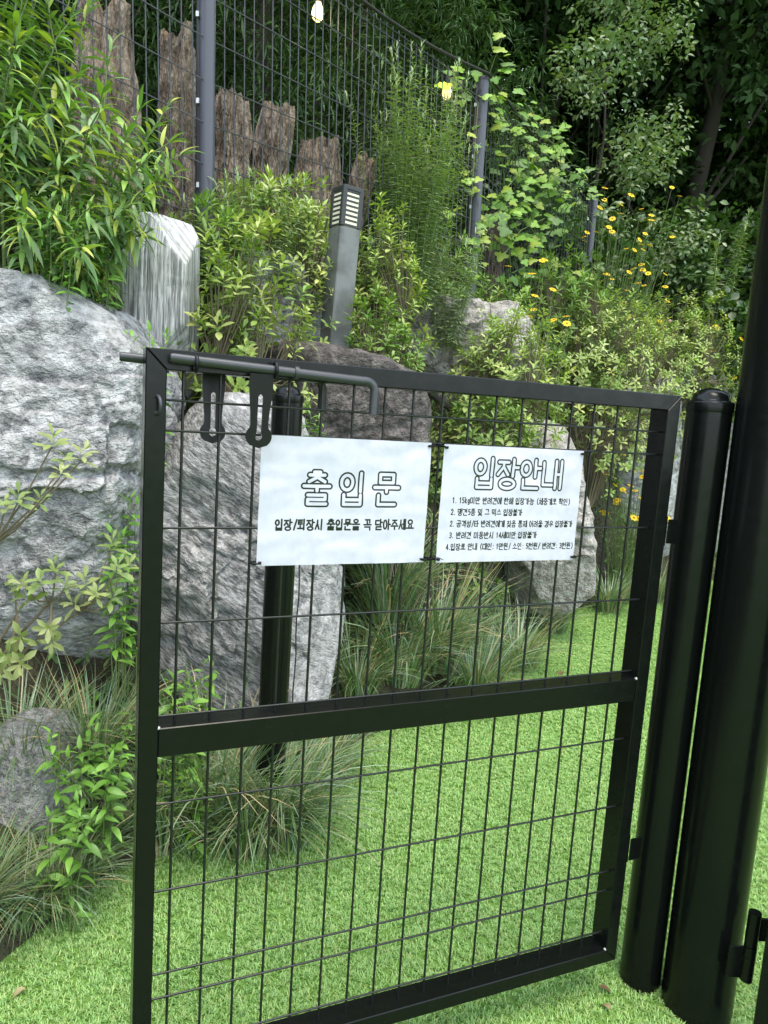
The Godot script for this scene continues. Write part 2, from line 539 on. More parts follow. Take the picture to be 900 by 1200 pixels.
# ---- rocks: a front outline in metres, given a body as deep as "deep", then broken and weathered
func rock(called: String, label: String, outline: Array, zf: float, deep: float, mat_: Material, seed_: int, rough := 1.0, turn := 0.0, res := 40, boxy := 3.6, planes := []) -> MeshInstance3D:
	var mid := Vector2.ZERO
	for q: Vector2 in outline:
		mid += q / outline.size()
	var fine := FastNoiseLite.new()
	fine.seed = seed_
	fine.fractal_type = FastNoiseLite.FRACTAL_RIDGED
	fine.fractal_octaves = 4
	fine.frequency = 1.6
	var cell := FastNoiseLite.new()
	cell.seed = seed_ + 5
	cell.noise_type = FastNoiseLite.TYPE_CELLULAR
	cell.cellular_return_type = FastNoiseLite.RETURN_CELL_VALUE
	cell.frequency = 2.6
	cell.fractal_type = FastNoiseLite.FRACTAL_NONE
	var soft := FastNoiseLite.new()
	soft.seed = seed_ + 9
	soft.frequency = 2.2
	soft.fractal_octaves = 4
	var table := PackedFloat32Array()
	for s in 360:
		var dir := Vector2.from_angle(TAU * s / 360.0)
		var far := 0.02
		for k in outline.size():
			var hit = Geometry2D.segment_intersects_segment(mid, mid + dir * 9.0, outline[k], outline[(k + 1) % outline.size()])
			if hit != null:
				far = maxf(far, mid.distance_to(hit))
		table.append(far)
	var size := 0.0
	for r in table:
		size += r / 360.0
	var mb := MB.new()
	var at := {}
	var unturn := Basis(Vector3(0, 0, 1), -turn)
	var dz := deep / 2.0
	var body := func(d: Vector3) -> Vector3:
		var rho := Vector2(d.x, d.y).length()
		var ang := fposmod(atan2(d.y, d.x), TAU) / TAU * 360.0
		var r := lerpf(table[int(ang) % 360], table[(int(ang) + 1) % 360], fmod(ang, 1.0))
		return d * pow(pow(rho / r, boxy) + pow(absf(d.z) / dz, boxy), -1.0 / boxy)
	# broken faces: planes that slice the body
	var cuts := []
	rng.seed = seed_ * 131
	for c in planes:
		cuts.append([c[0].normalized(), c[1]])
	for k in (0 if planes else 11):
		var n := Vector3(rng.randfn() * 0.75, rng.randfn() * 0.75, absf(rng.randfn()) * 0.7 + 0.5).normalized()
		var far := 0.0
		for j in 200:
			var dd := Vector3(rng.randfn(), rng.randfn(), rng.randfn()).normalized()
			far = maxf(far, body.call(dd).dot(n))
		cuts.append([n, far * lerpf(0.92, 0.84, n.z) * rng.randf_range(0.86, 1.02)])
	for ax in 3:
		for s in [-1, 1]:
			var ids := PackedInt32Array()
			for a in res + 1:
				for b in res + 1:
					var key := Vector3i.ZERO
					key[ax] = s * res
					key[(ax + 1) % 3] = (2 * a - res) * s
					key[(ax + 2) % 3] = 2 * b - res
					if not at.has(key):
						var d := Vector3(tan(key.x * 0.7854 / res), tan(key.y * 0.7854 / res), tan(key.z * 0.7854 / res)).normalized()
						var p: Vector3 = body.call(d)
						for c in cuts:
							var over: float = p.dot(c[0]) - c[1]
							if over > 0.0:
								p -= d * over / maxf(0.3, d.dot(c[0]))
						var w := p + Vector3(seed_ * 3.1, 0, 0)
						var facing := clampf(absf(d.z) * 1.4, 0.25, 1.0)
						var c1 := cell.get_noise_3dv(w * 1.4 + Vector3.ONE * soft.get_noise_3dv(w) * 0.12) * 0.02
						var c2 := cell.get_noise_3dv(w * 4.3 + Vector3.ONE * soft.get_noise_3dv(w * 2.0) * 0.2) * 0.012
						var seam := fine.get_noise_3dv((unturn * w) * Vector3(0.6, 1.9, 0.6))
						var bump := soft.get_noise_3dv(w) * 0.035 + soft.get_noise_3dv(w * 4.0) * 0.014 - (0.03 * smoothstep(0.45, 0.75, seam)) + fine.get_noise_3dv(w * 3.5) * 0.006 - absf(soft.get_noise_3dv(w * 9.0)) * 0.012
						p += d * (bump + c1 + c2) * facing * rough * clampf(size * 2.0, 0.3, 1.2)
						at[key] = mb.add(unturn * p)
					ids.append(at[key])
			for a in res:
				for b in res:
					var q := a * (res + 1) + b
					mb.quad(ids[q], ids[q + res + 1], ids[q + res + 2], ids[q + 1])
	var o := part(called, mb.commit(), mat_, self)
	o.position = Vector3(mid.x, mid.y, -zf - deep / 2.0)
	o.rotation.z = turn
	meta(o, label, "rock", "rockery stones")
	return o

# ---- leaves and plants
func leaf(l: float, w: float, kind := 0, droop := 0.25, fold := 0.2, segs := 5) -> MB:
	var mb := MB.new()
	for k in segs + 1:
		var t := float(k) / segs
		var half := w / 2.0 * maxf(0.02, [pow(sin(PI * pow(t, 0.72)), 0.9), pow(sin(PI * t), 0.75), pow(sin(PI * pow(t, 1.45)), 0.85), (1.0 - t * 0.98) * minf(1.0, t * 6.0 + 0.5)][kind])
		var y := -droop * l * t * t
		var z := -l * t * (1.0 - droop * 0.25 * t)
		var rib := Color(1.12, 1.12, 1.05)
		mb.add(Vector3(-half, y + fold * half, z), Vector2(0, t))
		mb.add(Vector3(0, y, z), Vector2(0.5, t), rib)
		mb.add(Vector3(half, y + fold * half, z), Vector2(1, t))
	for k in segs:
		for s in 2:
			var a := k * 3 + s
			mb.quad(a, a + 1, a + 4, a + 3)
	return mb

func lobed_leaf(size: float) -> MB:
	var mb := MB.new()
	mb.add(Vector3(0, 0, -size * 0.35))
	var n := 30
	for k in n + 1:
		var a := -2.6 + 5.2 * k / n
		var lobe := 0.62 + 0.38 * pow(absf(cos(a * 2.05)), 1.5) if absf(a) < 1.9 else 0.55
		var r := size * 0.55 * lobe * (1.15 - 0.14 * absf(a)) * (1.0 + (0.06 if k % 2 else -0.04))
		mb.add(Vector3(sin(a) * r, -absf(sin(a)) * size * 0.08 - 0.06 * size * r / size, -size * 0.35 - cos(a) * r), Vector2.ZERO, Color(0.92, 0.92, 0.9))
	for k in n:
		mb.tri(0, k + 1, k + 2)
	return mb

func aim(at: Vector3, dir: Vector3, up := Vector3.UP, scale_ := 1.0, roll := 0.0) -> Transform3D:
	if absf(dir.normalized().dot(up.normalized())) > 0.98:
		up = Vector3(0.3, 0.2, 1)
	var b := Basis.looking_at(dir, up) * Basis(Vector3(0, 0, 1), roll)
	return Transform3D(b.scaled_local(Vector3.ONE * scale_), at)

func rosette(n: int, l: float, w: float, kind: int, low: float, high: float) -> MB:
	var mb := MB.new()
	for k in n:
		var a := k * 2.4 + rng.randf() * 0.4
		var e := lerpf(low, high, float(k) / n)
		var dir := Vector3(cos(a) * cos(e), sin(e), sin(a) * cos(e))
		var s := lerpf(1.0, 0.6, float(k) / n) * rng.randf_range(0.85, 1.1)
		mb.join(leaf(l, w, kind, rng.randf_range(0.1, 0.35), 0.25, 4), aim(Vector3(0, 0.004 * k, 0), dir, Vector3.UP, s, rng.randf_range(-0.3, 0.3)))
	return mb

func ball(n: int, radius: float, l: float, w: float, kind: int, segs := 2) -> MB:
	var mb := MB.new()
	for k in n:
		var d := Vector3(rng.randfn(), rng.randfn() * 0.7, rng.randfn()).normalized()
		mb.join(leaf(l, w, kind, 0.3, 0.2, segs), aim(d * radius * rng.randf_range(0.2, 1.0), (d + Vector3(rng.randfn() * 0.5, -0.3, rng.randfn() * 0.5)).normalized(), Vector3.UP, rng.randf_range(0.7, 1.2), rng.randf_range(-0.8, 0.8)))
	return mb

func jitter(c: Color, amount := 0.18) -> Color:
	var s := 1.0 + rng.randf_range(-amount, amount)
	var h := rng.randf_range(-amount, amount) * 0.5
	return Color(maxf(0.004, c.r * s * (1.0 + h)), maxf(0.004, c.g * s), maxf(0.003, c.b * s * (1.0 - h)))

func pick(cols: Array) -> Color:
	return jitter(cols[rng.randi() % cols.size()])

# A shrub whose twigs end in whorls of leaves. "single" of them are parts of their own, the rest one mass.
func whorl_shrub(called: String, label: String, at: Vector3, wide: float, tall: float, count: int, single: int, meshes: Array, cols: Array, key: String, group := "", flat := 0.75, scale_ := 1.0) -> Node3D:
	var drop := clampf(at.y - height(at.x, -at.z), 0.0, 0.7)
	at.y -= drop
	count = int(count * (1.1 + 0.8 * drop / tall))
	tall += drop
	var t := thing(called, label, "shrub", at, group)
	var st := MB.new()
	var many := []
	var many_cols := []
	var sets := leaf_variants(key, cols.map(func(c: Color) -> Color: return c.linear_to_srgb()))
	var forks := []
	for k in maxi(5, count / 14):
		var a := rng.randf() * TAU
		var r := sqrt(rng.randf()) * wide * 0.34
		var tip := Vector3(cos(a) * r, tall * rng.randf_range(0.3, 0.6), sin(a) * r * flat)
		forks.append(tip)
		st.tube([Vector3(cos(a), 0, sin(a)) * wide * 0.05, tip * Vector3(0.45, 0.5, 0.45) + Vector3(rng.randfn(), 0, rng.randfn()) * 0.02, tip], [0.006, 0.0042, 0.003], 5, false)
	for k in count:
		var d := Vector3(rng.randfn(), rng.randfn() * 0.8 + 0.45, rng.randfn()).normalized()
		var r := pow(rng.randf(), 0.33)
		var p := Vector3(d.x * wide / 2.0 * r, tall * (0.5 + d.y * 0.5 * r), d.z * wide / 2.0 * flat * r)
		p += Vector3(noise.get_noise_3dv(p * 9.0 + at), noise.get_noise_3dv(p * 9.0 - at), 0) * wide * 0.16
		var from: Vector3 = forks[0]
		for q: Vector3 in forks:
			if q.distance_squared_to(p) < from.distance_squared_to(p) and q.y < p.y + 0.05:
				from = q
		st.tube([from, from.lerp(p, 0.55) + Vector3(0, -0.02, 0), p], [0.003, 0.0022, 0.0015], 4, false)
		var dir := ((p - from).normalized() * 0.7 + Vector3(d.x * 0.5, 0.7, d.z * 0.5)).normalized()
		var b := Basis(Quaternion(Vector3.UP, dir)) * Basis(Vector3.UP, rng.randf() * TAU)
		var tr := Transform3D(b.scaled(Vector3.ONE * rng.randf_range(0.8, 1.35) * scale_), p)
		if k < single:
			part("leaf_cluster", meshes[k % meshes.size()], sets[rng.randi() % sets.size()], t, tr)
		else:
			many.append(tr)
			many_cols.append(pick(cols))
	part("stems", st.commit(), M.twig, t)
	scatter("foliage", meshes[0], M.leaf, many, many_cols, t)
	return t

# Arching stems with leaves set along them. Leaves nearest the tips come first and are parts of their own.
func stem_plant(called: String, label: String, category: String, at: Vector3, stems: Array, mesh: Mesh, gap: float, key: String, cols: Array, single: int, tilt := 0.9, group := "", size := 1.0, start := 0.15, thin := 0.004, stem_mat: Material = null) -> Node3D:
	var drop := clampf(at.y - height(at.x, -at.z), 0.0, 0.3)
	at.y -= drop
	var t := thing(called, label, category, at, group)
	var st := MB.new()
	var sets := leaf_variants(key, cols.map(func(c: Color) -> Color: return c.linear_to_srgb()))
	var all := []
	for s in stems:
		# s: root offset, tip offset, sag
		var pts := []
		var n := 9
		for k in n + 1:
			var f := float(k) / n
			var p: Vector3 = s[0].lerp(s[1] + Vector3(0, drop, 0), f)
			p.y += s[2] * sin(PI * f * 0.9) + 0.0
			p += Vector3(noise.get_noise_2d(f * 30.0 + s[1].x * 70.0, 1.0), 0, noise.get_noise_2d(f * 30.0 + s[1].x * 70.0, 9.0)) * 0.03 * f
			pts.append(p)
		var rad := []
		for k in n + 1:
			rad.append(lerpf(thin, thin * 0.3, float(k) / n))
		st.tube(pts, rad, 5, false)
		var length := 0.0
		for k in n:
			length += pts[k].distance_to(pts[k + 1])
		var many := int(length / gap)
		for k in many:
			var f := lerpf(start, 1.0, (k + rng.randf() * 0.6) / many)
			var e := clampf(f * n, 0.0, n - 0.001)
			var p: Vector3 = pts[int(e)].lerp(pts[int(e) + 1], e - int(e))
			var along: Vector3 = (pts[int(e) + 1] - pts[int(e)]).normalized()
			var a := k * 2.4 + rng.randf() * 0.7
			var x := along.cross(Vector3(0.2, 0.3, 1).normalized()).normalized()
			var out := x * cos(a) + along.cross(x) * sin(a)
			var dir := (along * (1.0 - tilt * 0.6) + out * tilt + Vector3(0, -0.15 - 0.35 * (1.0 - f), 0)).normalized()
			if f > 0.94:
				dir = (along + out * 0.35).normalized()
			all.append([f, aim(p, dir, Vector3(0, 1, 0.15), size * rng.randf_range(0.65, 1.15) * (1.0 if f < 0.85 else 0.72), rng.randf_range(-0.5, 0.5))])
	var many_t := []
	var many_c := []
	var step := maxf(1.0, float(all.size()) / maxf(1.0, single))
	var next := 0.0
	var made := 0
	for k in all.size():
		if k >= next and made < single:
			next += step
			made += 1
			part("leaf", mesh, sets[rng.randi() % sets.size()], t, all[k][1])
		else:
			many_t.append(all[k][1])
			many_c.append(pick(cols))
	part("stems", st.commit(), stem_mat if stem_mat else M.stem, t)
	scatter("foliage", mesh, M.leaf, many_t, many_c, t)
	return t

func tuft(n: int, length: float, wide: float, lean: float) -> MB:
	var mb := MB.new()
	for k in n:
		var a := rng.randf() * TAU
		var out := Vector3(cos(a), 0, sin(a))
		var l := length * rng.randf_range(0.55, 1.1)
		var lift := rng.randf_range(0.2, 1.0) * lean
		var p0 := out * rng.randf() * 0.05
		p0 *= 2.0
		var w := wide * rng.randf_range(0.7, 1.3)
		var side := Vector3(-out.z, 0, out.x)
		var twist := rng.randfn() * 0.4
		var r := rng.randf()
		var col := Color(0.13, 0.22, 0.075) if r < 0.42 else (Color(0.2, 0.29, 0.14) if r < 0.68 else (Color(0.28, 0.36, 0.25) if r < 0.86 else Color(0.46, 0.37, 0.21)))
		col = jitter(col, 0.25)
		var first := mb.v.size()
		var segs := 6
		for s in segs + 1:
			var t := float(s) / segs
			var ang := 1.45 - lift * 1.9 * t
			var p := p0 + out * l * (t * cos(1.3) + lift * t * t * 0.62) + Vector3(0, l * (t * sin(1.3) - lift * t * t * 0.78), 0)
			p += side * sin(t * 2.0 + twist) * 0.03 * t
			var hw := w / 2.0 * (1.0 - pow(t, 2.2) * 0.96)
			var sd := side.rotated(out, twist * t)
			mb.add(p - sd * hw, Vector2.ZERO, col)
			mb.add(p + sd * hw + Vector3(0, ang * 0.0, 0), Vector2.ZERO, col)
		for s in segs:
			mb.quad(first + s * 2, first + s * 2 + 1, first + s * 2 + 3, first + s * 2 + 2)
	return mb

func tree(called: String, label: String, at: Vector3, tall: float, bole: float, wide: float, count: int, mesh: Mesh, cols: Array, thick := 0.16, group := "trees of the dark wood", mat_: Material = null, category := "tree", low := 0.3) -> Node3D:
	var drop := at.y - height(at.x, -at.z) + 0.04
	at.y -= drop
	tall += drop
	var t := thing(called, label, category, at, group)
	var st := MB.new()
	var pts := []
	var rad := []
	for k in 9:
		var f := k / 8.0
		pts.append(Vector3(noise.get_noise_2d(f * 20.0, at.x * 31.0) * thick * 2.5, tall * 0.93 * f - 0.2, noise.get_noise_2d(f * 20.0, at.z * 17.0 + 50.0) * thick * 2.5))
		rad.append(thick * (1.0 - f * 0.88) * (1.35 if k == 0 else 1.0))
	st.tube(pts, rad, 9, false)
	var blobs := []
	var n := 16
	for k in n:
		var f := lerpf(low, 1.0, (k + rng.randf() * 0.8) / n)
		var a := k * 2.4 + rng.randf()
		var reach := wide / 2.0 * sin(PI * clampf((f - low) / (1.08 - low) * 0.85 + 0.15, 0.05, 1.0)) * rng.randf_range(0.5, 0.95)
		var tip := Vector3(cos(a) * reach, tall * f, sin(a) * reach)
		var root: Vector3 = pts[clampi(int(f * 7.0) - 1, 0, 7)]
		st.tube([root, root.lerp(tip, 0.5) + Vector3(0, -0.1 * reach, 0), tip], [thick * 0.35 * (1.1 - f), thick * 0.2 * (1.1 - f), thick * 0.05], 5, false)
		blobs.append([tip, rng.randf_range(0.16, 0.28) * wide])
	part("trunk", st.commit(), M.trunk, t)
	var ts := []
	var cs := []
	for k in count:
		var b: Array = blobs[rng.randi() % n]
		var d: Vector3 = Vector3(rng.randfn(), rng.randfn() * 0.65, rng.randfn()).normalized() * pow(rng.randf(), 0.4) * b[1]
		ts.append(Transform3D(Basis.from_euler(Vector3(rng.randf_range(-0.5, 0.5), rng.randf() * TAU, rng.randf_range(-0.5, 0.5))).scaled(Vector3.ONE * rng.randf_range(0.7, 1.3)), b[0] + d))
		cs.append(pick(cols))
	scatter("crown", mesh, mat_ if mat_ else M.dark_leaf, ts, cs, t)
	return t

func stump(label: String, at: Vector3, r: float, top_at: Vector3, seed_: int, cat := "stump") -> void:
	var tall := top_at.y - at.y
	var under := maxf(0.2, at.y - height(at.x, -at.z) + 0.1)
	var lean := Vector3(top_at.x - at.x, 0, 0)
	var o := thing("tree_stump", label, cat, at, "cut stumps standing behind the fence")
	var mb := MB.new()
	var f := FastNoiseLite.new()
	f.seed = seed_
	f.frequency = 1.0
	var smooth_ := FastNoiseLite.new()
	smooth_.seed = seed_ + 2
	smooth_.frequency = 1.0
	smooth_.fractal_octaves = 2
	var sides := 72
	var rows := 26
	for k in rows + 1:
		var t := float(k) / rows
		for s in sides + 1:
			var a := TAU * (s % sides) / sides
			var d := Vector3(cos(a), 0, sin(a))
			var q := d * 1.1 + Vector3(seed_ * 7.0, 0, 0)
			var crack := f.get_noise_3d(q.x * 4.5, t * 2.2, q.z * 4.5)
			var rr := r * (1.0 + 0.22 * (1.0 - t) + smooth_.get_noise_2d(t * 2.5, 4.0) * 0.25 + f.get_noise_3d(q.x, t * 2.0, q.z) * 0.22 + crack * 0.2 - (0.12 if absf(crack) < 0.08 else 0.0))
			var top := tall * (1.0 + smooth_.get_noise_3d(q.x * 0.7, 9.0, q.z * 0.7) * 0.2)
			mb.add(d * rr + Vector3(0, (top + under) * t - under, 0) + lean * t, Vector2(float(s) / sides, t))
	for k in rows:
		for s in sides:
			var a := k * (sides + 1) + s
			mb.quad(a + 1, a, a + sides + 1, a + sides + 2)
	part("bark", mb.commit(), M.bark, o)
	var cap := MB.new()
	var mid := cap.add(Vector3(0, tall * 0.97, 0) + lean)
	var last := rows * (sides + 1)
	for s in sides + 1:
		cap.add(mb.v[last + s] - Vector3(0, 0.004, 0))
	for s in sides:
		cap.tri(mid, s + 1, s + 2)
	part("cut_face", cap.commit(), M.cut_wood, o)

func daisy(petals: int, r: float) -> Array:
	var p := MB.new()
	for k in petals:
		var a := TAU * k / petals
		p.join(leaf(r, r * 0.75, 2, 0.25, 0.1, 3), aim(Vector3.ZERO, Vector3(cos(a), 0.25, sin(a))))
	var e := MB.new()
	e.lathe([Vector2(r * 0.3, 0.0), Vector2(r * 0.28, r * 0.12), Vector2(r * 0.15, r * 0.2), Vector2(0.0001, r * 0.22)], 8)
	return [p.commit(), e.commit()]

func flower_plant(called: String, label: String, at: Vector3, wide: float, tall: float, count: int, head: Array, petal: Material, blade: Mesh, cols: Array, group: String, lean := Vector3.ZERO) -> void:
	var drop := clampf(at.y - height(at.x, -at.z), 0.0, 0.9)
	at.y -= drop
	tall += drop
	var t := thing(called, label, "flower", at, group)
	var st := MB.new()
	var ts := []
	var cs := []
	for k in count * 3:
		var a := rng.randf() * TAU
		var r := sqrt(rng.randf()) * wide / 2.0
		var up := tall * rng.randf_range(0.6, 1.0) * (1.0 if k < count else 0.8)
		var tip := Vector3(cos(a) * r, up, sin(a) * r) + lean * up
		var root := Vector3(cos(a) * r, 0, sin(a) * r) * 0.35
		st.tube([root, root.lerp(tip, 0.5) + Vector3(rng.randfn(), 0, rng.randfn()) * 0.02, tip], [0.003, 0.0024, 0.0016], 4, false)
		for q in 12:
			var f := rng.randf()
			var b := rng.randf() * TAU
			ts.append(aim(root.lerp(tip, f), Vector3(cos(b), rng.randf_range(0.3, 1.6), sin(b)).normalized(), Vector3(0.1, 1, 0.2), rng.randf_range(0.6, 1.2), rng.randf_range(-1, 1)))
			cs.append(pick(cols))
		if k < count:
			var tilt := Basis.from_euler(Vector3(rng.randf_range(0.0, 0.9), 0, rng.randf_range(-0.5, 0.5)))
			var fl := part("flower_head", head[0], petal, t, Transform3D(tilt.scaled(Vector3.ONE * rng.randf_range(0.8, 1.15)), tip))
			part("eye", head[1], M.flower_eye, fl)
	part("stems", st.commit(), M.stem, t)
	scatter("foliage", blade, M.leaf, ts, cs, t)

# ---- metalwork
func plate(poly: Array, z0: float, z1: float, bevel := 0.0014) -> MB:
	# poly runs counter-clockwise seen from +z
	var mb := MB.new()
	var n := poly.size()
	var mid := Vector2.ZERO
	for q: Vector2 in poly:
		mid += q / n
	var inner := []
	for k in n:
		var a: Vector2 = poly[(k + n - 1) % n]
		var b: Vector2 = poly[k]
		var c: Vector2 = poly[(k + 1) % n]
		var n1 := Vector2(-(b - a).y, (b - a).x).normalized()
		var n2 := Vector2(-(c - b).y, (c - b).x).normalized()
		var bis := (n1 + n2).normalized()
		inner.append(b + bis * bevel / maxf(0.4, bis.dot(n1)))
	var rings := [[inner, z0], [poly, z0 + bevel], [poly, z1 - bevel], [inner, z1]]
	for r in 3:
		for k in n:
			var k2 := (k + 1) % n
			var p: Array = rings[r][0]
			var q: Array = rings[r + 1][0]
			mb.face([Vector3(p[k].x, p[k].y, rings[r][1]), Vector3(p[k2].x, p[k2].y, rings[r][1]), Vector3(q[k2].x, q[k2].y, rings[r + 1][1]), Vector3(q[k].x, q[k].y, rings[r + 1][1])])
	var front := []
	var back := []
	for k in n:
		front.append(Vector3(inner[k].x, inner[k].y, z1))
		back.push_front(Vector3(inner[k].x, inner[k].y, z0))
	mb.face(front)
	mb.face(back)
	return mb

func hasp_mesh() -> ArrayMesh:
	var mb := MB.new()
	var outer := []
	var inner := []
	var n := 26
	for k in n + 1:
		var t := float(k) / n
		var y := -0.112 * t
		var w := lerpf(0.0165, 0.0125, smoothstep(0.1, 0.7, t))
		if t > 0.68:
			var e := (t - 0.84) / 0.16
			w = maxf(0.0185 * sqrt(maxf(0.0, 1.0 - e * e)), 0.0125 if t < 0.74 else 0.0)
		var yi := lerpf(-0.03, -0.101, t)
		var wi := 0.0038
		if t < 0.06: wi = 0.0038 * sqrt(t / 0.06)
		if t > 0.8:
			var e2 := (t - 0.9) / 0.1
			wi = maxf(0.0058 * sqrt(maxf(0.0, 1.0 - e2 * e2)), 0.0038 if t < 0.86 else 0.0)
		outer.append(Vector2(w * 1.08, y))
		inner.append(Vector2(wi, yi))
	for z in [-0.0025, 0.0025]:
		for sx in [-1.0, 1.0]:
			for k in n:
				var q := [Vector3(inner[k].x * sx, inner[k].y, z), Vector3(inner[k + 1].x * sx, inner[k + 1].y, z), Vector3(outer[k + 1].x * sx, outer[k + 1].y, z), Vector3(outer[k].x * sx, outer[k].y, z)]
				if sx * z < 0:
					q.reverse()
				mb.face(q)
		var top := [Vector3(-outer[0].x, 0, z), Vector3(0, inner[0].y, z), Vector3(outer[0].x, 0, z)]
		if z < 0:
			top.reverse()
		mb.face(top)
	for loop in [outer, inner]:
		for sx in [-1.0, 1.0]:
			for k in n:
				var a: Vector2 = loop[k]
				var b: Vector2 = loop[k + 1]
				var q := [Vector3(a.x * sx, a.y, -0.0025), Vector3(b.x * sx, b.y, -0.0025), Vector3(b.x * sx, b.y, 0.0025), Vector3(a.x * sx, a.y, 0.0025)]
				if (sx > 0) != (loop == inner):
					pass
				else:
					q.reverse()
				mb.face(q)
	return mb.commit()

func torus(r: float, tube_r: float, n := 20, sides := 8) -> MB:
	var mb := MB.new()
	var pts := []
	for k in n + 1:
		pts.append(Vector3(0, cos(TAU * k / n) * r, sin(TAU * k / n) * r))
	mb.tube(pts, [tube_r], sides, false)
	return mb

func rod(a: Vector3, b: Vector3, r: float, sides := 8) -> MB:
	var mb := MB.new()
	mb.tube([a, b], [r, r], sides, true)
	return mb

func slide_bolt(parent: Node3D, u0: float, u1: float, y: float, z: float, rings: Array, hasp_u: float, flip: float) -> void:
	var r := MB.new()
	var pts := [Vector3(u0, y + 0.004, z), Vector3(u0 + 0.003, y + 0.004, z), Vector3(u1 - 0.02, y - 0.006, z)]
	for k in 7:
		var a := PI / 2 * k / 6.0
		pts.append(Vector3(u1 - 0.016 + sin(a) * 0.016, y - 0.022 + cos(a) * 0.016, z))
	pts.append(Vector3(u1, y - 0.058, z))
	r.tube(pts, [0.006, 0.0072, 0.0072, 0.0072], 14, true)
	var bolt := part("slide_bolt", r.commit(), M.steel, parent)
	for u in rings:
		part("guide_ring", torus(0.0115, 0.0026).commit(), M.plastic, parent, Transform3D(Basis.IDENTITY, Vector3(u, y - 0.001, z)))
		part("ring_bracket", rod(Vector3(u, y + 0.004, z - 0.009 * flip), Vector3(u, y + 0.004, z - 0.026 * flip), 0.006).commit(), M.plastic, parent)
	var collar := rod(Vector3(hasp_u + 0.05, y - 0.002, z), Vector3(hasp_u + 0.056, y - 0.002, z), 0.0095, 14)
	part("collar", collar.commit(), M.steel, bolt)
	part("hasp", hasp_mesh(), M.plastic, bolt, Transform3D(Basis(Vector3.RIGHT, 0.06 * flip), Vector3(hasp_u, y - 0.008, z)))

func mesh_gate(called: String, label: String, at: Vector3, turn: float, left: float, right: float, wires: int, gy: float) -> Node3D:
	var g := thing(called, label, "gate", at, "black mesh gates")
	g.rotation.y = turn
	var top := gy + 0.073
	var low := gy - 1.149
	var w := 0.03
	var d := 0.025
	var e := 0.0003
	part("stile", plate([Vector2(left, low), Vector2(left + w - e, low + w), Vector2(left + w - e, top - w), Vector2(left, top)], -d, d).commit(), M.paint, g)
	part("stile", plate([Vector2(right - w + e, low + w), Vector2(right, low), Vector2(right, top), Vector2(right - w + e, top - w)], -d, d).commit(), M.paint, g)
	part("top_rail", plate([Vector2(left + w, top - w), Vector2(right - w, top - w), Vector2(right - e, top), Vector2(left + e, top)], -d, d).commit(), M.paint, g)
	part("bottom_rail", plate([Vector2(left + e, low), Vector2(right - e, low), Vector2(right - w, low + w), Vector2(left + w, low + w)], -d, d).commit(), M.paint, g)
	part("mid_rail", plate([Vector2(left + w, gy - 0.554), Vector2(right - w, gy - 0.554), Vector2(right - w, gy - 0.506), Vector2(left + w, gy - 0.506)], -d + 0.002, d - 0.002).commit(), M.paint, g)
	# weld beads in the corners
	for q in [[left + w, gy - 0.506], [right - w, gy - 0.506], [left + w, low + w], [right - w, low + w]]:
		var b := MB.new()
		b.lathe([Vector2(0.0001, -0.003), Vector2(0.004, -0.001), Vector2(0.003, 0.002), Vector2(0.0001, 0.0035)], 7)
		part("weld", b.commit(), M.weld, g, Transform3D(Basis.IDENTITY, Vector3(q[0], q[1], d - 0.004)))
	var upright := rod(Vector3(0, gy - 1.13, 0), Vector3(0, gy + 0.05, 0), 0.0023).commit()
	for k in wires:
		part("wire", upright, M.wire, g, Transform3D(Basis(Vector3(0, 0, 1), rng.randfn() * 0.0006), Vector3(left + 0.058 + 0.0543 * k + rng.randfn() * 0.0008, 0, 0)))
	var across := rod(Vector3(left + 0.02, 0, 0), Vector3(right - 0.02, 0, 0), 0.0019).commit()
	for y in [0.0, -0.045, -0.193, -0.342, -0.494, -0.643, -0.795, -0.945, -0.99, -1.088]:
		part("wire", across, M.wire, g, Transform3D(Basis.IDENTITY, Vector3(0, gy + y, 0.0042)))
	return g

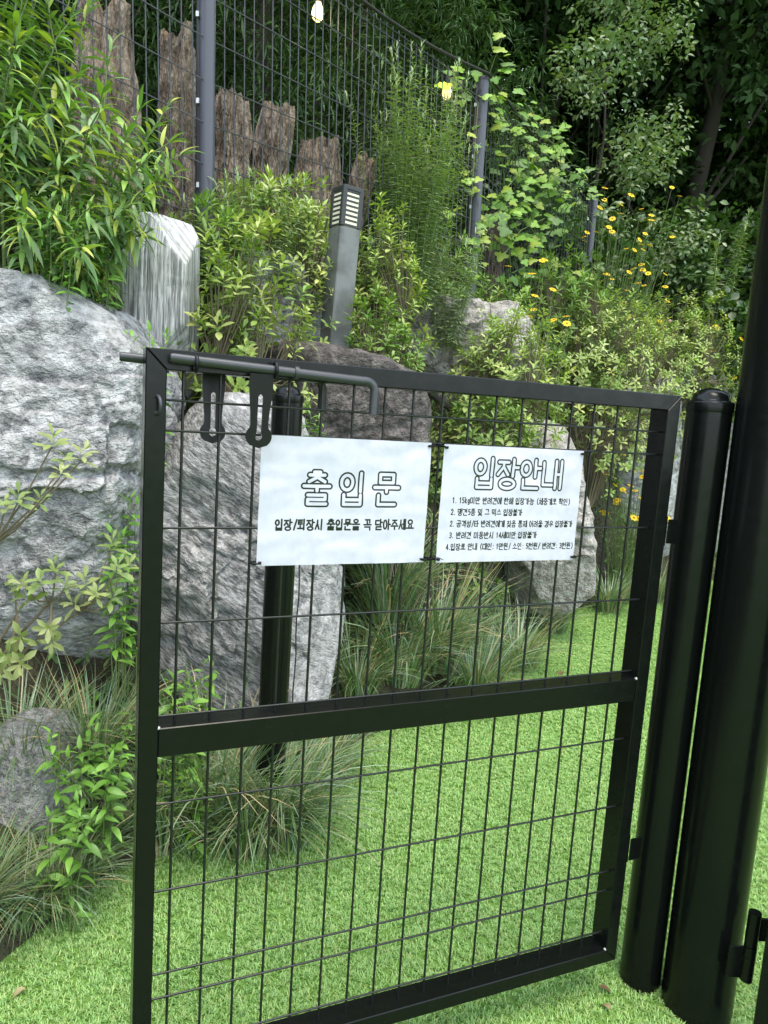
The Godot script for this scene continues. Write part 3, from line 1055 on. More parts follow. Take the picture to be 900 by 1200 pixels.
func sign_sheet(label: String, img: Image, gate: Node3D, u: float, y: float, ties: Array, seed_: int, wavy: float) -> void:
	var s := thing("notice_sign", label, "sign", Vector3.ZERO, "laminated notices tied to the gate")
	s.transform = gate.transform * Transform3D(Basis(Vector3(0, 0, 1), rng.randfn() * 0.002), Vector3(u, y, 0.0085))
	var w := 0.297
	var h := 0.21
	var f := FastNoiseLite.new()
	f.seed = seed_
	f.frequency = 1.0
	for side in 2:
		var mb := MB.new()
		var nx := 36
		var ny := 26
		for r in ny + 1:
			for c in nx + 1:
				var fx := float(c) / nx
				var fy := float(r) / ny
				var z := (f.get_noise_2d(fx * 9.0, fy * 2.0) * 0.0018 + f.get_noise_2d(fx * 3.0, fy * 6.0) * 0.0018) * wavy - 0.0006 * side
				mb.add(Vector3((fx - 0.5) * w, (0.5 - fy) * h, z), Vector2(fx, fy))
		for r in ny:
			for c in nx:
				var a := r * (nx + 1) + c
				if side == 0:
					mb.quad(a + nx + 1, a + nx + 2, a + 1, a)
				else:
					mb.quad(a, a + 1, a + nx + 2, a + nx + 1)
		var m := mat(Color.WHITE, 0.3)
		if side == 0:
			m.albedo_texture = ImageTexture.create_from_image(img)
		else:
			m.albedo_color = Color(0.84, 0.86, 0.9)
		m.backlight_enabled = true
		m.backlight = Color(0.5, 0.5, 0.52)
		m.clearcoat_enabled = true
		m.clearcoat = 0.6
		m.clearcoat_roughness = 0.18
		part("printed_sheet" if side == 0 else "back_film", mb.commit(), m, s)
	for q in ties:
		# q: corner of the sheet, where the tie goes to the wire
		var a := Vector3(q[0] * (w / 2 - 0.006), q[1] * (h / 2 - 0.006), 0.0022)
		var b := a + Vector3(q[2], q[3], -0.004)
		var t := MB.new()
		t.tube([a + Vector3(0, 0, -0.006), a, a.lerp(b, 0.5) + Vector3(0, 0, 0.005), b, b + Vector3(q[2] * 0.15, 0, -0.014), a.lerp(b, 0.5) + Vector3(0, 0, -0.012), a + Vector3(0, 0, -0.006)], [0.0016], 6, false)
		t.tube([b, b + Vector3(q[2] * 0.5 + 0.002, 0.006, 0.012), b + Vector3(q[2] * 0.7 + 0.004, 0.004, 0.022)], [0.001, 0.0008, 0.0006], 5, true)
		var tie := part("cable_tie", t.commit(), M.plastic, s)
		var head := MB.new()
		head.cbox(Vector3(0.005, 0.0045, 0.0045), 0.0006, a.lerp(b, 0.15) + Vector3(0, 0, 0.002))
		part("tie_head", head.commit(), M.plastic, tie)

func post(called: String, label: String, at: Vector3, r: float, tall: float, capped: bool) -> void:
	var p := thing(called, label, "post", at, "round posts of the entrance")
	var m := MB.new()
	m.lathe([Vector2(r * 0.995, -0.08), Vector2(r, 0.0), Vector2(r, tall - (0.03 if capped else 0.0))], 56)
	part("tube", m.commit(), M.paint, p)
	if capped:
		var c := MB.new()
		c.lathe([Vector2(r + 0.0005, tall - 0.032), Vector2(r + 0.002, tall - 0.03), Vector2(r + 0.002, tall - 0.014), Vector2(r + 0.0005, tall - 0.011), Vector2(r * 0.86, tall - 0.009), Vector2(r * 0.84, tall - 0.006), Vector2(r * 0.78, tall + 0.003), Vector2(r * 0.6, tall + 0.011), Vector2(r * 0.3, tall + 0.0165), Vector2(0.0001, tall + 0.018)], 56)
		part("cap", c.commit(), M.paint, p)

func fence_panel(label: String, a0: Vector3, a1: Vector3, b0: Vector3, b1: Vector3, wires: int) -> void:
	# a0 and b0 at the foot, a1 and b1 at the top, of the panel's two ends
	var f := thing("mesh_fence_panel", label, "fence", a0, "welded mesh panels of the upper fence")
	var axis := MB.new()
	axis.tube([Vector3.ZERO, Vector3(0, 1, 0)], [0.0026, 0.0026], 6, false)
	var m := axis.commit()
	var reach := func(p: Vector3, q: Vector3, r := 1.0) -> Transform3D:
		var d := q - p
		var x := d.normalized().cross(Vector3(0.31, 0.2, 0.93)).normalized()
		return Transform3D(Basis(x * r, d, x.cross(d.normalized()) * r), p - a0)
	for k in wires:
		var t := (k + 0.5) / wires
		part("wire", m, M.fence_wire, f, reach.call(a0.lerp(b0, t), a1.lerp(b1, t)))
	for s in [0.02, 0.06, 0.19, 0.32, 0.45, 0.58, 0.71, 0.84, 0.95, 0.985]:
		part("wire", m, M.fence_wire, f, reach.call(a0.lerp(a1, s) + Vector3(0, 0, 0.005), b0.lerp(b1, s) + Vector3(0, 0, 0.005)))

func fence_post(label: String, foot: Vector3, top: Vector3, r := 0.03) -> void:
	var p := thing("fence_post", label, "post", foot, "grey posts of the upper fence")
	var d := top - foot
	var m := MB.new()
	var under := maxf(0.3, foot.y - height(foot.x, -foot.z) + 0.3)
	m.tube([Vector3(0, -under, 0), d], [r, r], 20, true)
	part("tube", m.commit(), M.fence_post, p)
	var s := MB.new()
	s.tube([Vector3(-r * 1.0, -under, -0.012), d + Vector3(-r * 1.0, -0.02, -0.012)], [r * 0.55, r * 0.55], 10, true)
	part("clamp_strip", s.commit(), M.fence_post_dark, p)
	var c := MB.new()
	c.lathe([Vector2(r + 0.003, -0.012), Vector2(r + 0.003, 0.006), Vector2(r * 0.8, 0.012), Vector2(0.0001, 0.013)], 20)
	part("cap", c.commit(), M.fence_post_dark, p, Transform3D(Basis.IDENTITY, d))
	for k in 4:
		var b := MB.new()
		b.cbox(Vector3(0.014, 0.022, 0.014), 0.002)
		part("clip", b.commit(), M.clip, p, Transform3D(Basis.IDENTITY, d * (0.12 + 0.25 * k) + Vector3(-r * 1.35, 0, 0.012)))

func bulb(label: String, at: Vector3, glow: float) -> void:
	var b := thing("string_light_bulb", label, "light bulb", at, "bulbs of the string lights")
	var s := MB.new()
	s.lathe([Vector2(0.0001, -0.004), Vector2(0.015, -0.004), Vector2(0.017, 0.0), Vector2(0.016, 0.03), Vector2(0.011, 0.042), Vector2(0.005, 0.046), Vector2(0.004, 0.085)], 14)
	part("socket", s.commit(), M.cord, b)
	var g := MB.new()
	g.lathe([Vector2(0.0001, -0.088), Vector2(0.014, -0.084), Vector2(0.025, -0.07), Vector2(0.0295, -0.052), Vector2(0.026, -0.033), Vector2(0.017, -0.014), Vector2(0.0135, -0.004)], 20)
	var m := mat(lin(0.8, 0.74, 0.55), 0.2)
	m.emission_enabled = true
	m.emission = Color(1.0, 0.86, 0.55)
	m.emission_energy_multiplier = glow
	part("bulb", g.commit(), m, b)
	var l := OmniLight3D.new()
	l.name = "glow"
	l.light_color = Color(1.0, 0.88, 0.66)
	l.light_energy = 0.02
	l.light_size = 0.03
	l.omni_range = 6.0
	l.omni_attenuation = 2.0
	l.shadow_enabled = true
	l.position = Vector3(0, -0.052, 0)
	b.add_child(l, true)

func bollard(at: Vector3, top: Vector3) -> void:
	var o := thing("bollard_light", "square grey garden bollard light with louvred head leaning on brown rock", "lamp", at)
	var up := (top - at).normalized()
	var tall := top.distance_to(at)
	var q := Quaternion(Vector3.UP, up)
	o.basis = Basis(q) * Basis(Vector3.UP, 0.62)
	var s := 0.096
	var m := MB.new()
	m.cbox(Vector3(s, tall - 0.155 + 0.1, s), 0.004, Vector3(0, (tall - 0.155 - 0.1) / 2, 0))
	part("body", m.commit(), M.bollard, o)
	var d := MB.new()
	d.cbox(Vector3(s - 0.006, 0.13, s - 0.006), 0.002, Vector3(0, tall - 0.088, 0))
	part("diffuser", d.commit(), M.diffuser, o)
	for x in [-1, 1]:
		for z in [-1, 1]:
			var c := MB.new()
			c.cbox(Vector3(0.02, 0.152, 0.02), 0.002, Vector3(x * (s / 2 - 0.0095), tall - 0.078, z * (s / 2 - 0.0095)))
			part("corner", c.commit(), M.bollard_head, o)
	for k in 8:
		var y := tall - 0.148 + 0.0185 * k
		for side in 4:
			var c := MB.new()
			c.cbox(Vector3(s - 0.041, 0.0085, 0.016), 0.001, Vector3(0, y, s / 2 - 0.0095))
			part("louvre", c.commit(), M.bollard_head, o, Transform3D(Basis(Vector3.UP, PI / 2 * side), Vector3.ZERO))
	var cap := MB.new()
	cap.cbox(Vector3(s + 0.002, 0.02, s + 0.002), 0.004, Vector3(0, tall - 0.006, 0))
	part("cap", cap.commit(), M.bollard_head, o)

func turf_tufts() -> void:
	var variants := []
	for k in 4:
		var mb := MB.new()
		for j in 9:
			var a := rng.randf() * TAU
			var out := Vector3(cos(a), 0, sin(a))
			var b := Vector3(rng.randf_range(-1, 1), 0, rng.randf_range(-1, 1)) * 0.007
			var h := rng.randf_range(0.004, 0.0078)
			var lean := rng.randf_range(0.3, 1.9)
			var side := Vector3(-out.z, 0, out.x) * 0.0011
			var tip := b + Vector3(0, h, 0) + out * h * lean
			var mid := b + Vector3(0, h * 0.6, 0) + out * h * lean * 0.35
			var c := jitter(Color(1, 1, 1), 0.22)
			var f := mb.v.size()
			for p: Vector3 in [b - side, b + side, mid - side, mid + side, tip - side * 0.3, tip + side * 0.3]:
				mb.add(p, Vector2.ZERO, c)
			mb.quad(f, f + 1, f + 3, f + 2)
			mb.quad(f + 2, f + 3, f + 5, f + 4)
		variants.append(mb.commit())
	var ts := [[], [], [], []]
	var cs := [[], [], [], []]
	var zones := [[-0.95, 2.6, 0.75, 2.6, 13000.0], [-0.2, 3.4, 2.6, 4.0, 8000.0], [0.3, 4.4, 4.0, 7.5, 4500.0]]
	for q in zones:
		var n := int((q[1] - q[0]) * (q[3] - q[2]) * q[4])
		for k in n:
			var x := rng.randf_range(q[0], q[1])
			var zf := rng.randf_range(q[2], q[3])
			if past_edge(x, zf) > 0.03:
				continue
			var w := rng.randi() % 4
			var big := 1.0 if zf < 2.6 else 1.2
			ts[w].append(Transform3D(Basis(Vector3.UP, rng.randf() * TAU).scaled(Vector3(big, rng.randf_range(0.8, 1.2), big)), Vector3(x, 0.0, -zf)))
			var tone := 1.0 + noise.get_noise_2d(x * 6.0, zf * 6.0) * 0.05
			cs[w].append(jitter(Color(0.32, 0.53, 0.15) if rng.randf() < 0.7 else (Color(0.42, 0.58, 0.2) if rng.randf() < 0.65 else Color(0.2, 0.38, 0.07)), 0.1) * tone)
	for w in 4:
		scatter("turf_pile", variants[w], M.turf, ts[w], cs[w], self)
		var o := get_child(get_child_count() - 1)
		meta(o, "bright green artificial turf pile covering the ground", "turf")

func _ready() -> void:
	rng.seed = 20240611
	noise.seed = 77
	noise.frequency = 1.0
	# camera
	var cam := Camera3D.new()
	cam.name = "camera"
	add_child(cam)
	cam.position = Vector3(0, 1.245, 0)
	cam.rotation = Vector3(-0.13394, 0, 0.06502)
	cam.fov = 70.08
	cam.near = 0.05
	cam.far = 400.0
	cam.current = true
	# sky and soft daylight
	var env := Environment.new()
	env.background_mode = Environment.BG_SKY
	var sky := Sky.new()
	var sm := ProceduralSkyMaterial.new()
	sm.sky_top_color = Color(0.83, 0.89, 0.98)
	sm.sky_horizon_color = Color(0.9, 0.92, 0.95)
	sm.ground_bottom_color = Color(0.2, 0.24, 0.16)
	sm.ground_horizon_color = Color(0.4, 0.45, 0.36)
	sm.sky_energy_multiplier = 1.0
	sky.sky_material = sm
	env.sky = sky
	env.tonemap_mode = Environment.TONE_MAPPER_LINEAR
	env.tonemap_exposure = 3.6
	env.sdfgi_enabled = true
	env.ssao_enabled = true
	env.ssil_enabled = true
	var we := WorldEnvironment.new()
	we.name = "environment"
	we.environment = env
	add_child(we)
	var sun := DirectionalLight3D.new()
	sun.name = "sun"
	sun.light_energy = 0.34
	sun.light_angular_distance = 28.0
	sun.light_color = Color(1.0, 0.97, 0.92)
	sun.shadow_enabled = true
	sun.rotation_degrees = Vector3(-72, 25, 0)
	add_child(sun)

	materials()
	setting()
	entrance()
	rockery()
	upper_fence()
	shrubs()
	wood()

func setting() -> void:
	var g := MB.new()
	var xs := [-400.0, 400.0]
	for z in [400.0, -400.0]:
		for x in xs:
			g.add(Vector3(x, 0, z))
	g.quad(0, 1, 3, 2)
	structure("turf_ground", g.commit(), M.turf_base)
	structure("hillside", terrain(), M.soil)
	turf_tufts()
	fallen_leaves()

func fallen_leaves() -> void:
	var m := leaf(0.03, 0.016, 1, 0.5, 0.5, 4).commit()
	var brown := leafmat(lin(0.2, 0.12, 0.06), 0.8)
	var straw := leafmat(lin(0.45, 0.36, 0.2), 0.8)
	for q in [["small brown dead leaf on the turf left of the hinge post's foot", Vector3(0.548, 0, -1.474), brown, 1.0], ["thin straw on the turf below the gate's right corner", Vector3(0.552, 0, -1.411), straw, 1.2], ["dead leaf on the far turf right of the grass clump", Vector3(1.107, 0, -4.373), straw, 2.0], ["brown leaf on the turf at the big grass clump's edge", Vector3(0.957, 0, -3.556), brown, 1.8], ["dry leaf scrap on the turf at bottom left", Vector3(-0.680, 0, -1.368), straw, 1.0]]:
		var o := part("dead_leaf", m, q[2], self)
		o.transform = Transform3D(Basis(Vector3.UP, rng.randf() * TAU).scaled(Vector3.ONE * q[3]), Vector3(q[1].x, 0.014, q[1].z))
		meta(o, q[0], "leaf", "fallen leaves on the turf")

func entrance() -> void:
	var gy := 1.244
	var g := mesh_gate("mesh_gate", "black steel mesh gate standing open with two white notices tied on", Vector3(-0.311, 0, -1.108), 0.40399, -0.058, 0.947, 17, gy)
	slide_bolt(g, -0.026, 0.29, gy + 0.056, 0.042, [0.01, 0.127], 0.107, 1.0)
	slide_bolt(g, -0.09, 0.23, gy + 0.056, -0.042, [-0.02, 0.11], 0.05, -1.0)
	var staple := torus(0.013, 0.0028)
	part("staple", staple.commit(), M.steel, g, Transform3D(Basis.from_euler(Vector3(0, 0.25, 0)), Vector3(-0.041, gy - 0.008, 0.03)))
	for y in [-0.2, -0.9]:
		var h := MB.new()
		h.tube([Vector3(0.958, gy + y - 0.03, 0.0), Vector3(0.958, gy + y + 0.03, 0.0)], [0.0105, 0.0105], 14, true)
		var hinge := part("hinge", h.commit(), M.paint, g)
		var lf := MB.new()
		lf.cbox(Vector3(0.03, 0.05, 0.004), 0.001, Vector3(0.978, gy + y, 0.012))
		part("hinge_leaf", lf.commit(), M.paint, hinge)
		var pin := MB.new()
		pin.tube([Vector3(0.956, gy + y + 0.03, 0.004), Vector3(0.956, gy + y + 0.075, 0.004)], [0.006, 0.006], 10, true)
		part("pin", pin.commit(), M.paint, hinge)
	post("gate_post", "short black hinge post with a domed cap right of the gate", Vector3(0.654, 0, -1.521), 0.0445, 1.322, true)
	post("tall_post", "tall thick glossy black post at the right edge", Vector3(0.757, 0, -1.458), 0.0725, 2.7, false)
	post("gate_post", "black latch post standing behind the gate against the striated rock", Vector3(-0.291, 0.2, -2.075), 0.0435, 1.09, true)
	# hanging cord by the latch post
	var c := MB.new()
	var pts := []
	for k in 12:
		pts.append(Vector3(sin(k * 1.7) * 0.002, -0.055 * k, cos(k * 2.1) * 0.002))
	c.tube(pts, [0.0022], 5, true)
	var cord := part("cord", c.commit(), M.cord, self)
	cord.position = Vector3(-0.232, 0.97, -2.06)
	meta(cord, "thin black cord hanging beside the latch post", "cord")
	var g2 := mesh_gate("mesh_gate", "black gate frame beyond the hinge at the bottom right corner", Vector3(0.811, 0.263, -1.330) * Vector3(1, 0, 1), -0.53, 0.0, 0.95, 16, gy - 0.16)
	var k1 := MB.new()
	k1.tube([Vector3(0, 0, 0), Vector3(0, 0.076, 0)], [0.0125, 0.0125], 16, true)
	k1.tube([Vector3(0, 0.078, 0), Vector3(0, 0.15, 0)], [0.0125, 0.0125], 16, true)
	var hp := Vector3(0.801, 0.147, -1.360)
	var hinge2 := part("hinge", k1.commit(), M.paint, g2, g2.transform.affine_inverse() * Transform3D(Basis.IDENTITY, hp))
	var l1 := MB.new()
	l1.cbox(Vector3(0.034, 0.07, 0.005), 0.001, Vector3(-0.024, 0.036, -0.004))
	l1.cbox(Vector3(0.045, 0.05, 0.005), 0.001, Vector3(0.026, 0.11, -0.004))
	part("hinge_leaf", l1.commit(), M.paint, hinge2)
	# notices
	var im := paper()
	for k in 3:
		write(im, "출입문"[k], 310 + k * 266, 310 + k * 266 + 196, 240, 222, 35, 12, 0.0)
	write(im, "입장/퇴장시 출입문을 꼭 닫아주세요", 118, 1178, 572, 74, 12.0)
	sign_sheet("white laminated notice with three large outlined characters, nearer the bolt", im, g, 0.267, gy - 0.149, [[1, 1, 0.02, 0.002], [-1, -1, -0.012, -0.003], [1, -1, 0.018, -0.002]], 5, 1.0)
	var im2 := paper()
	write(im2, "입장안내", 268, 1090, 92, 222, 34, 12, 0.06)
	var rows := [["1. 15kg미만 반려견에 한해 입장가능 (체중계로 확인)", 100, 1192, 392], ["2. 맹견5종 및 그 믹스 입장불가", 96, 740, 482], ["2. 공격성/타 반려견에게 짖음 통제 어려울 경우 입장불가", 96, 1236, 572], ["3. 반려견 미동반시 14세미만 입장불가", 98, 896, 662], ["4.입장료 안내 (대인: 1만원/ 소인: 5천원/ 반려견: 3천원)", 76, 1262, 752]]
	for r in rows:
		write(im2, r[0], r[1], r[2], r[3], 50, 7.6)
	sign_sheet("white laminated notice with five numbered lines of rules", im2, g, 0.589, gy - 0.15, [[-1, 1, -0.018, 0.004], [1, 1, 0.018, 0.002], [-1, -1, -0.02, 0.001], [1, -1, 0.015, -0.001]], 9, 0.8)

func rockery() -> void:
	rock("boulder", "huge grey boulder with white veins at the left edge", [Vector2(-1.495, 1.466), Vector2(-1.196, 1.584), Vector2(-1.060, 1.575), Vector2(-0.958, 1.537), Vector2(-0.867, 1.494), Vector2(-0.774, 1.407), Vector2(-0.727, 1.324), Vector2(-0.722, 1.187), Vector2(-0.713, 1.071), Vector2(-0.737, 0.927), Vector2(-0.772, 0.706), Vector2(-0.803, 0.505), Vector2(-0.919, 0.292), Vector2(-1.216, 0.246), Vector2(-1.534, 0.379)], 1.93, 0.75, M.rock_boulder, 11, 0.8, 0.2, 84, 7.0, [[Vector3(0.08, 0.3, 0.95), 0.3], [Vector3(0.05, -0.12, 1.0), 0.335], [Vector3(0.85, 0.12, 0.5), 0.4], [Vector3(0.45, 0.8, 0.42), 0.43], [Vector3(-0.5, 0.2, 0.85), 0.42], [Vector3(0.3, -0.6, 0.75), 0.46]])
	rock("boulder", "slanting striated grey rock behind the gate bolt", [Vector2(-0.825, 0.853), Vector2(-0.790, 1.033), Vector2(-0.692, 1.208), Vector2(-0.621, 1.271), Vector2(-0.448, 1.277), Vector2(-0.328, 1.258), Vector2(-0.276, 1.134), Vector2(-0.167, 0.814), Vector2(-0.113, 0.477), Vector2(-0.149, 0.270), Vector2(-0.288, 0.112), Vector2(-0.659, 0.116), Vector2(-0.874, 0.280), Vector2(-0.938, 0.465), Vector2(-0.843, 0.628)], 2.17, 0.6, M.rock_striated, 12, 0.8, -0.6, 84, 7.0, [[Vector3(0.12, 0.2, 0.97), 0.25], [Vector3(-0.15, -0.1, 0.98), 0.27], [Vector3(-0.7, -0.25, 0.68), 0.36], [Vector3(0.8, 0.2, 0.55), 0.3], [Vector3(0.1, 0.75, 0.66), 0.45], [Vector3(-0.6, 0.6, 0.5), 0.36]])
	rock("standing_stone", "pale upright stone slab with vertical white stripes", [Vector2(-1.034, 1.837), Vector2(-0.957, 1.876), Vector2(-0.868, 1.893), Vector2(-0.773, 1.888), Vector2(-0.744, 1.838), Vector2(-0.738, 1.513), Vector2(-0.746, 1.151), Vector2(-1.006, 1.134), Vector2(-1.037, 1.612)], 2.62, 0.22, M.rock_slab, 13, 0.25, 0.0, 44, 9.0)
	rock("boulder", "dull grey rock behind the young shrub, right of the striped slab", [Vector2(-0.884, 1.780), Vector2(-0.750, 1.866), Vector2(-0.523, 1.894), Vector2(-0.409, 1.844), Vector2(-0.315, 1.662), Vector2(-0.327, 1.348), Vector2(-0.567, 1.262), Vector2(-0.849, 1.314)], 3.05, 0.5, M.rock_boulder, 14, 1.0, 0.4, 36)
	rock("boulder", "dark brown rock under the bollard light", [Vector2(-0.542, 1.445), Vector2(-0.435, 1.519), Vector2(-0.230, 1.502), Vector2(-0.038, 1.471), Vector2(0.125, 1.394), Vector2(0.172, 1.272), Vector2(0.178, 1.016), Vector2(0.143, 0.685), Vector2(-0.145, 0.565), Vector2(-0.380, 0.651), Vector2(-0.459, 0.975), Vector2(-0.540, 1.226)], 2.72, 0.75, M.rock_brown, 15, 0.8, 0.15, 44)
	rock("boulder", "pale weathered rock among shrubs right of the bollard light", [Vector2(-0.027, 1.695), Vector2(0.056, 1.878), Vector2(0.254, 1.923), Vector2(0.469, 1.913), Vector2(0.692, 1.927), Vector2(0.811, 1.772), Vector2(0.869, 1.469), Vector2(0.499, 1.253), Vector2(0.201, 1.330), Vector2(0.033, 1.510)], 4.1, 0.5, M.rock_ochre, 16, 1.1, 0.2, 40)
	rock("boulder", "ochre stained rock behind the rules notice at the turf edge", [Vector2(0.663, 1.126), Vector2(0.844, 1.285), Vector2(0.996, 1.240), Vector2(1.103, 1.015), Vector2(1.222, 0.595), Vector2(1.233, 0.304), Vector2(1.050, 0.119), Vector2(0.808, 0.127), Vector2(0.675, 0.559)], 3.95, 0.5, M.rock_ochre, 17, 0.9, -0.2, 40)
	rock("boulder", "rounded pale rock behind the short hinge post's cap", [Vector2(2.362, 1.503), Vector2(2.485, 1.793), Vector2(2.639, 1.865), Vector2(2.788, 1.812), Vector2(2.925, 1.575), Vector2(3.123, 0.615), Vector2(3.148, -0.131), Vector2(2.486, -0.176), Vector2(2.363, 0.565)], 6.1, 0.6, M.rock_granite, 18, 0.8, 0.0, 32)
	rock("boulder", "grey rock half hidden in the pale green shrubs at right", [Vector2(1.800, 1.730), Vector2(1.891, 1.948), Vector2(2.160, 1.952), Vector2(2.297, 1.762), Vector2(2.429, 0.888), Vector2(2.497, -0.026), Vector2(1.945, -0.135), Vector2(1.806, 0.848)], 5.8, 0.5, M.rock_boulder, 19, 1.0, 0.0, 28)
	rock("boulder", "small granite stone at the lower left edge among grass", [Vector2(-1.047, 0.318), Vector2(-0.940, 0.379), Vector2(-0.854, 0.376), Vector2(-0.801, 0.312), Vector2(-0.764, 0.212), Vector2(-0.768, 0.084), Vector2(-0.811, -0.062), Vector2(-0.921, -0.117), Vector2(-1.075, -0.080)], 1.66, 0.36, M.rock_granite, 20, 0.8, 0.0, 40)
	bollard(Vector3(-0.252, 1.516, -3.120), Vector3(-0.231, 2.137, -3.120))

func upper_fence() -> void:
	var f1 := Vector3(-0.787, 2.054, -3.100)
	var t1 := Vector3(-0.829, 3.228, -3.100)
	var f2 := Vector3(0.476, 2.215, -4.800)
	var t2 := Vector3(0.439, 3.312, -4.800)
	var f3 := Vector3(1.673, 2.725, -6.650)
	var t3 := Vector3(1.645, 3.223, -6.650)
	f3 = t3 - Vector3(0, 1.5, 0)
	var back := (f1 - f2) * Vector3(1, 0, 1)
	var f0 := f1 + back
	var t0 := t1 + back
	var on := (f3 - f2) * Vector3(1, 0, 1)
	var f4 := f3 + on - Vector3(0, 0.3, 0)
	var t4 := t3 + on - Vector3(0, 0.3, 0)
	f1.y -= 0.1; f2.y -= 0.1
	fence_post("grey fence post left of the tree stumps, cut by the photo's top edge", f1, t1, 0.031)
	fence_post("grey fence post with vine over its top, right of the hanging bulb", f2, t2, 0.034)
	fence_post("short distant fence post beside the yellow flowers", f3, t3, 0.032)
	var up := Vector3(0, -0.06, 0)
	fence_panel("mesh fence panel at far left behind the long-leaved shrub", f0, t0 + up, f1, t1 + up, 40)
	fence_panel("mesh fence panel between the two tall posts in front of the stumps", f1, t1 + up, f2, t2 + up, 40)
	fence_panel("mesh fence panel overgrown with vine right of the second post", f2, t2 + up, f3, t3 + up, 38)
	fence_panel("far mesh fence panel beyond the distant post", f3, t3 + up, f4, t4 + up, 36)
	# string-light cable
	var c := MB.new()
	var pts := []
	for seg in [[t0, t1], [t1, t2], [t2, t3]]:
		for k in 12:
			var f := k / 12.0
			pts.append(seg[0].lerp(seg[1], f) + Vector3(0.02, 0.02 - 0.09 * sin(PI * f), 0.035))
	pts.append(t3)
	c.tube(pts, [0.0085], 7, true)
	var cable := part("string_light_cable", c.commit(), M.cord, self)
	meta(cable, "black string light cable running along the fence top", "cable")
	bulb("glowing string light bulb at the top edge near the middle", Vector3(-0.464, 3.140, -3.720), 1.0)
	bulb("string light bulb hanging left of the vine-topped fence post", Vector3(0.204, 3.155, -4.520), 0.55)
	stump("wide bark stump behind the long-leaved shrub at top left", Vector3(-1.158, 2.003, -3.000), 0.105, Vector3(-1.188, 2.706, -3.000), 3)
	stump("upright bark stump directly left of the tall fence post", Vector3(-0.964, 2.099, -3.300), 0.076, Vector3(-0.985, 2.746, -3.300), 4)
	stump("bark stump directly right of the tall fence post", Vector3(-0.800, 2.121, -3.550), 0.08, Vector3(-0.814, 2.613, -3.550), 5)
	stump("leaning broken stump, second right of the tall fence post", Vector3(-0.733, 2.190, -3.800), 0.078, Vector3(-0.645, 2.676, -3.800), 6)
	stump("low thick stump above the bollard light", Vector3(-0.458, 2.238, -4.000), 0.11, Vector3(-0.459, 2.598, -4.000), 7)
	stump("leaning log end right of the low thick stump", Vector3(-0.369, 2.330, -4.250), 0.055, Vector3(-0.221, 2.628, -4.250), 8)
	stump("narrow dark stump behind the vine-topped fence post", Vector3(0.692, 2.288, -5.400), 0.07, Vector3(0.655, 2.723, -5.400), 9)

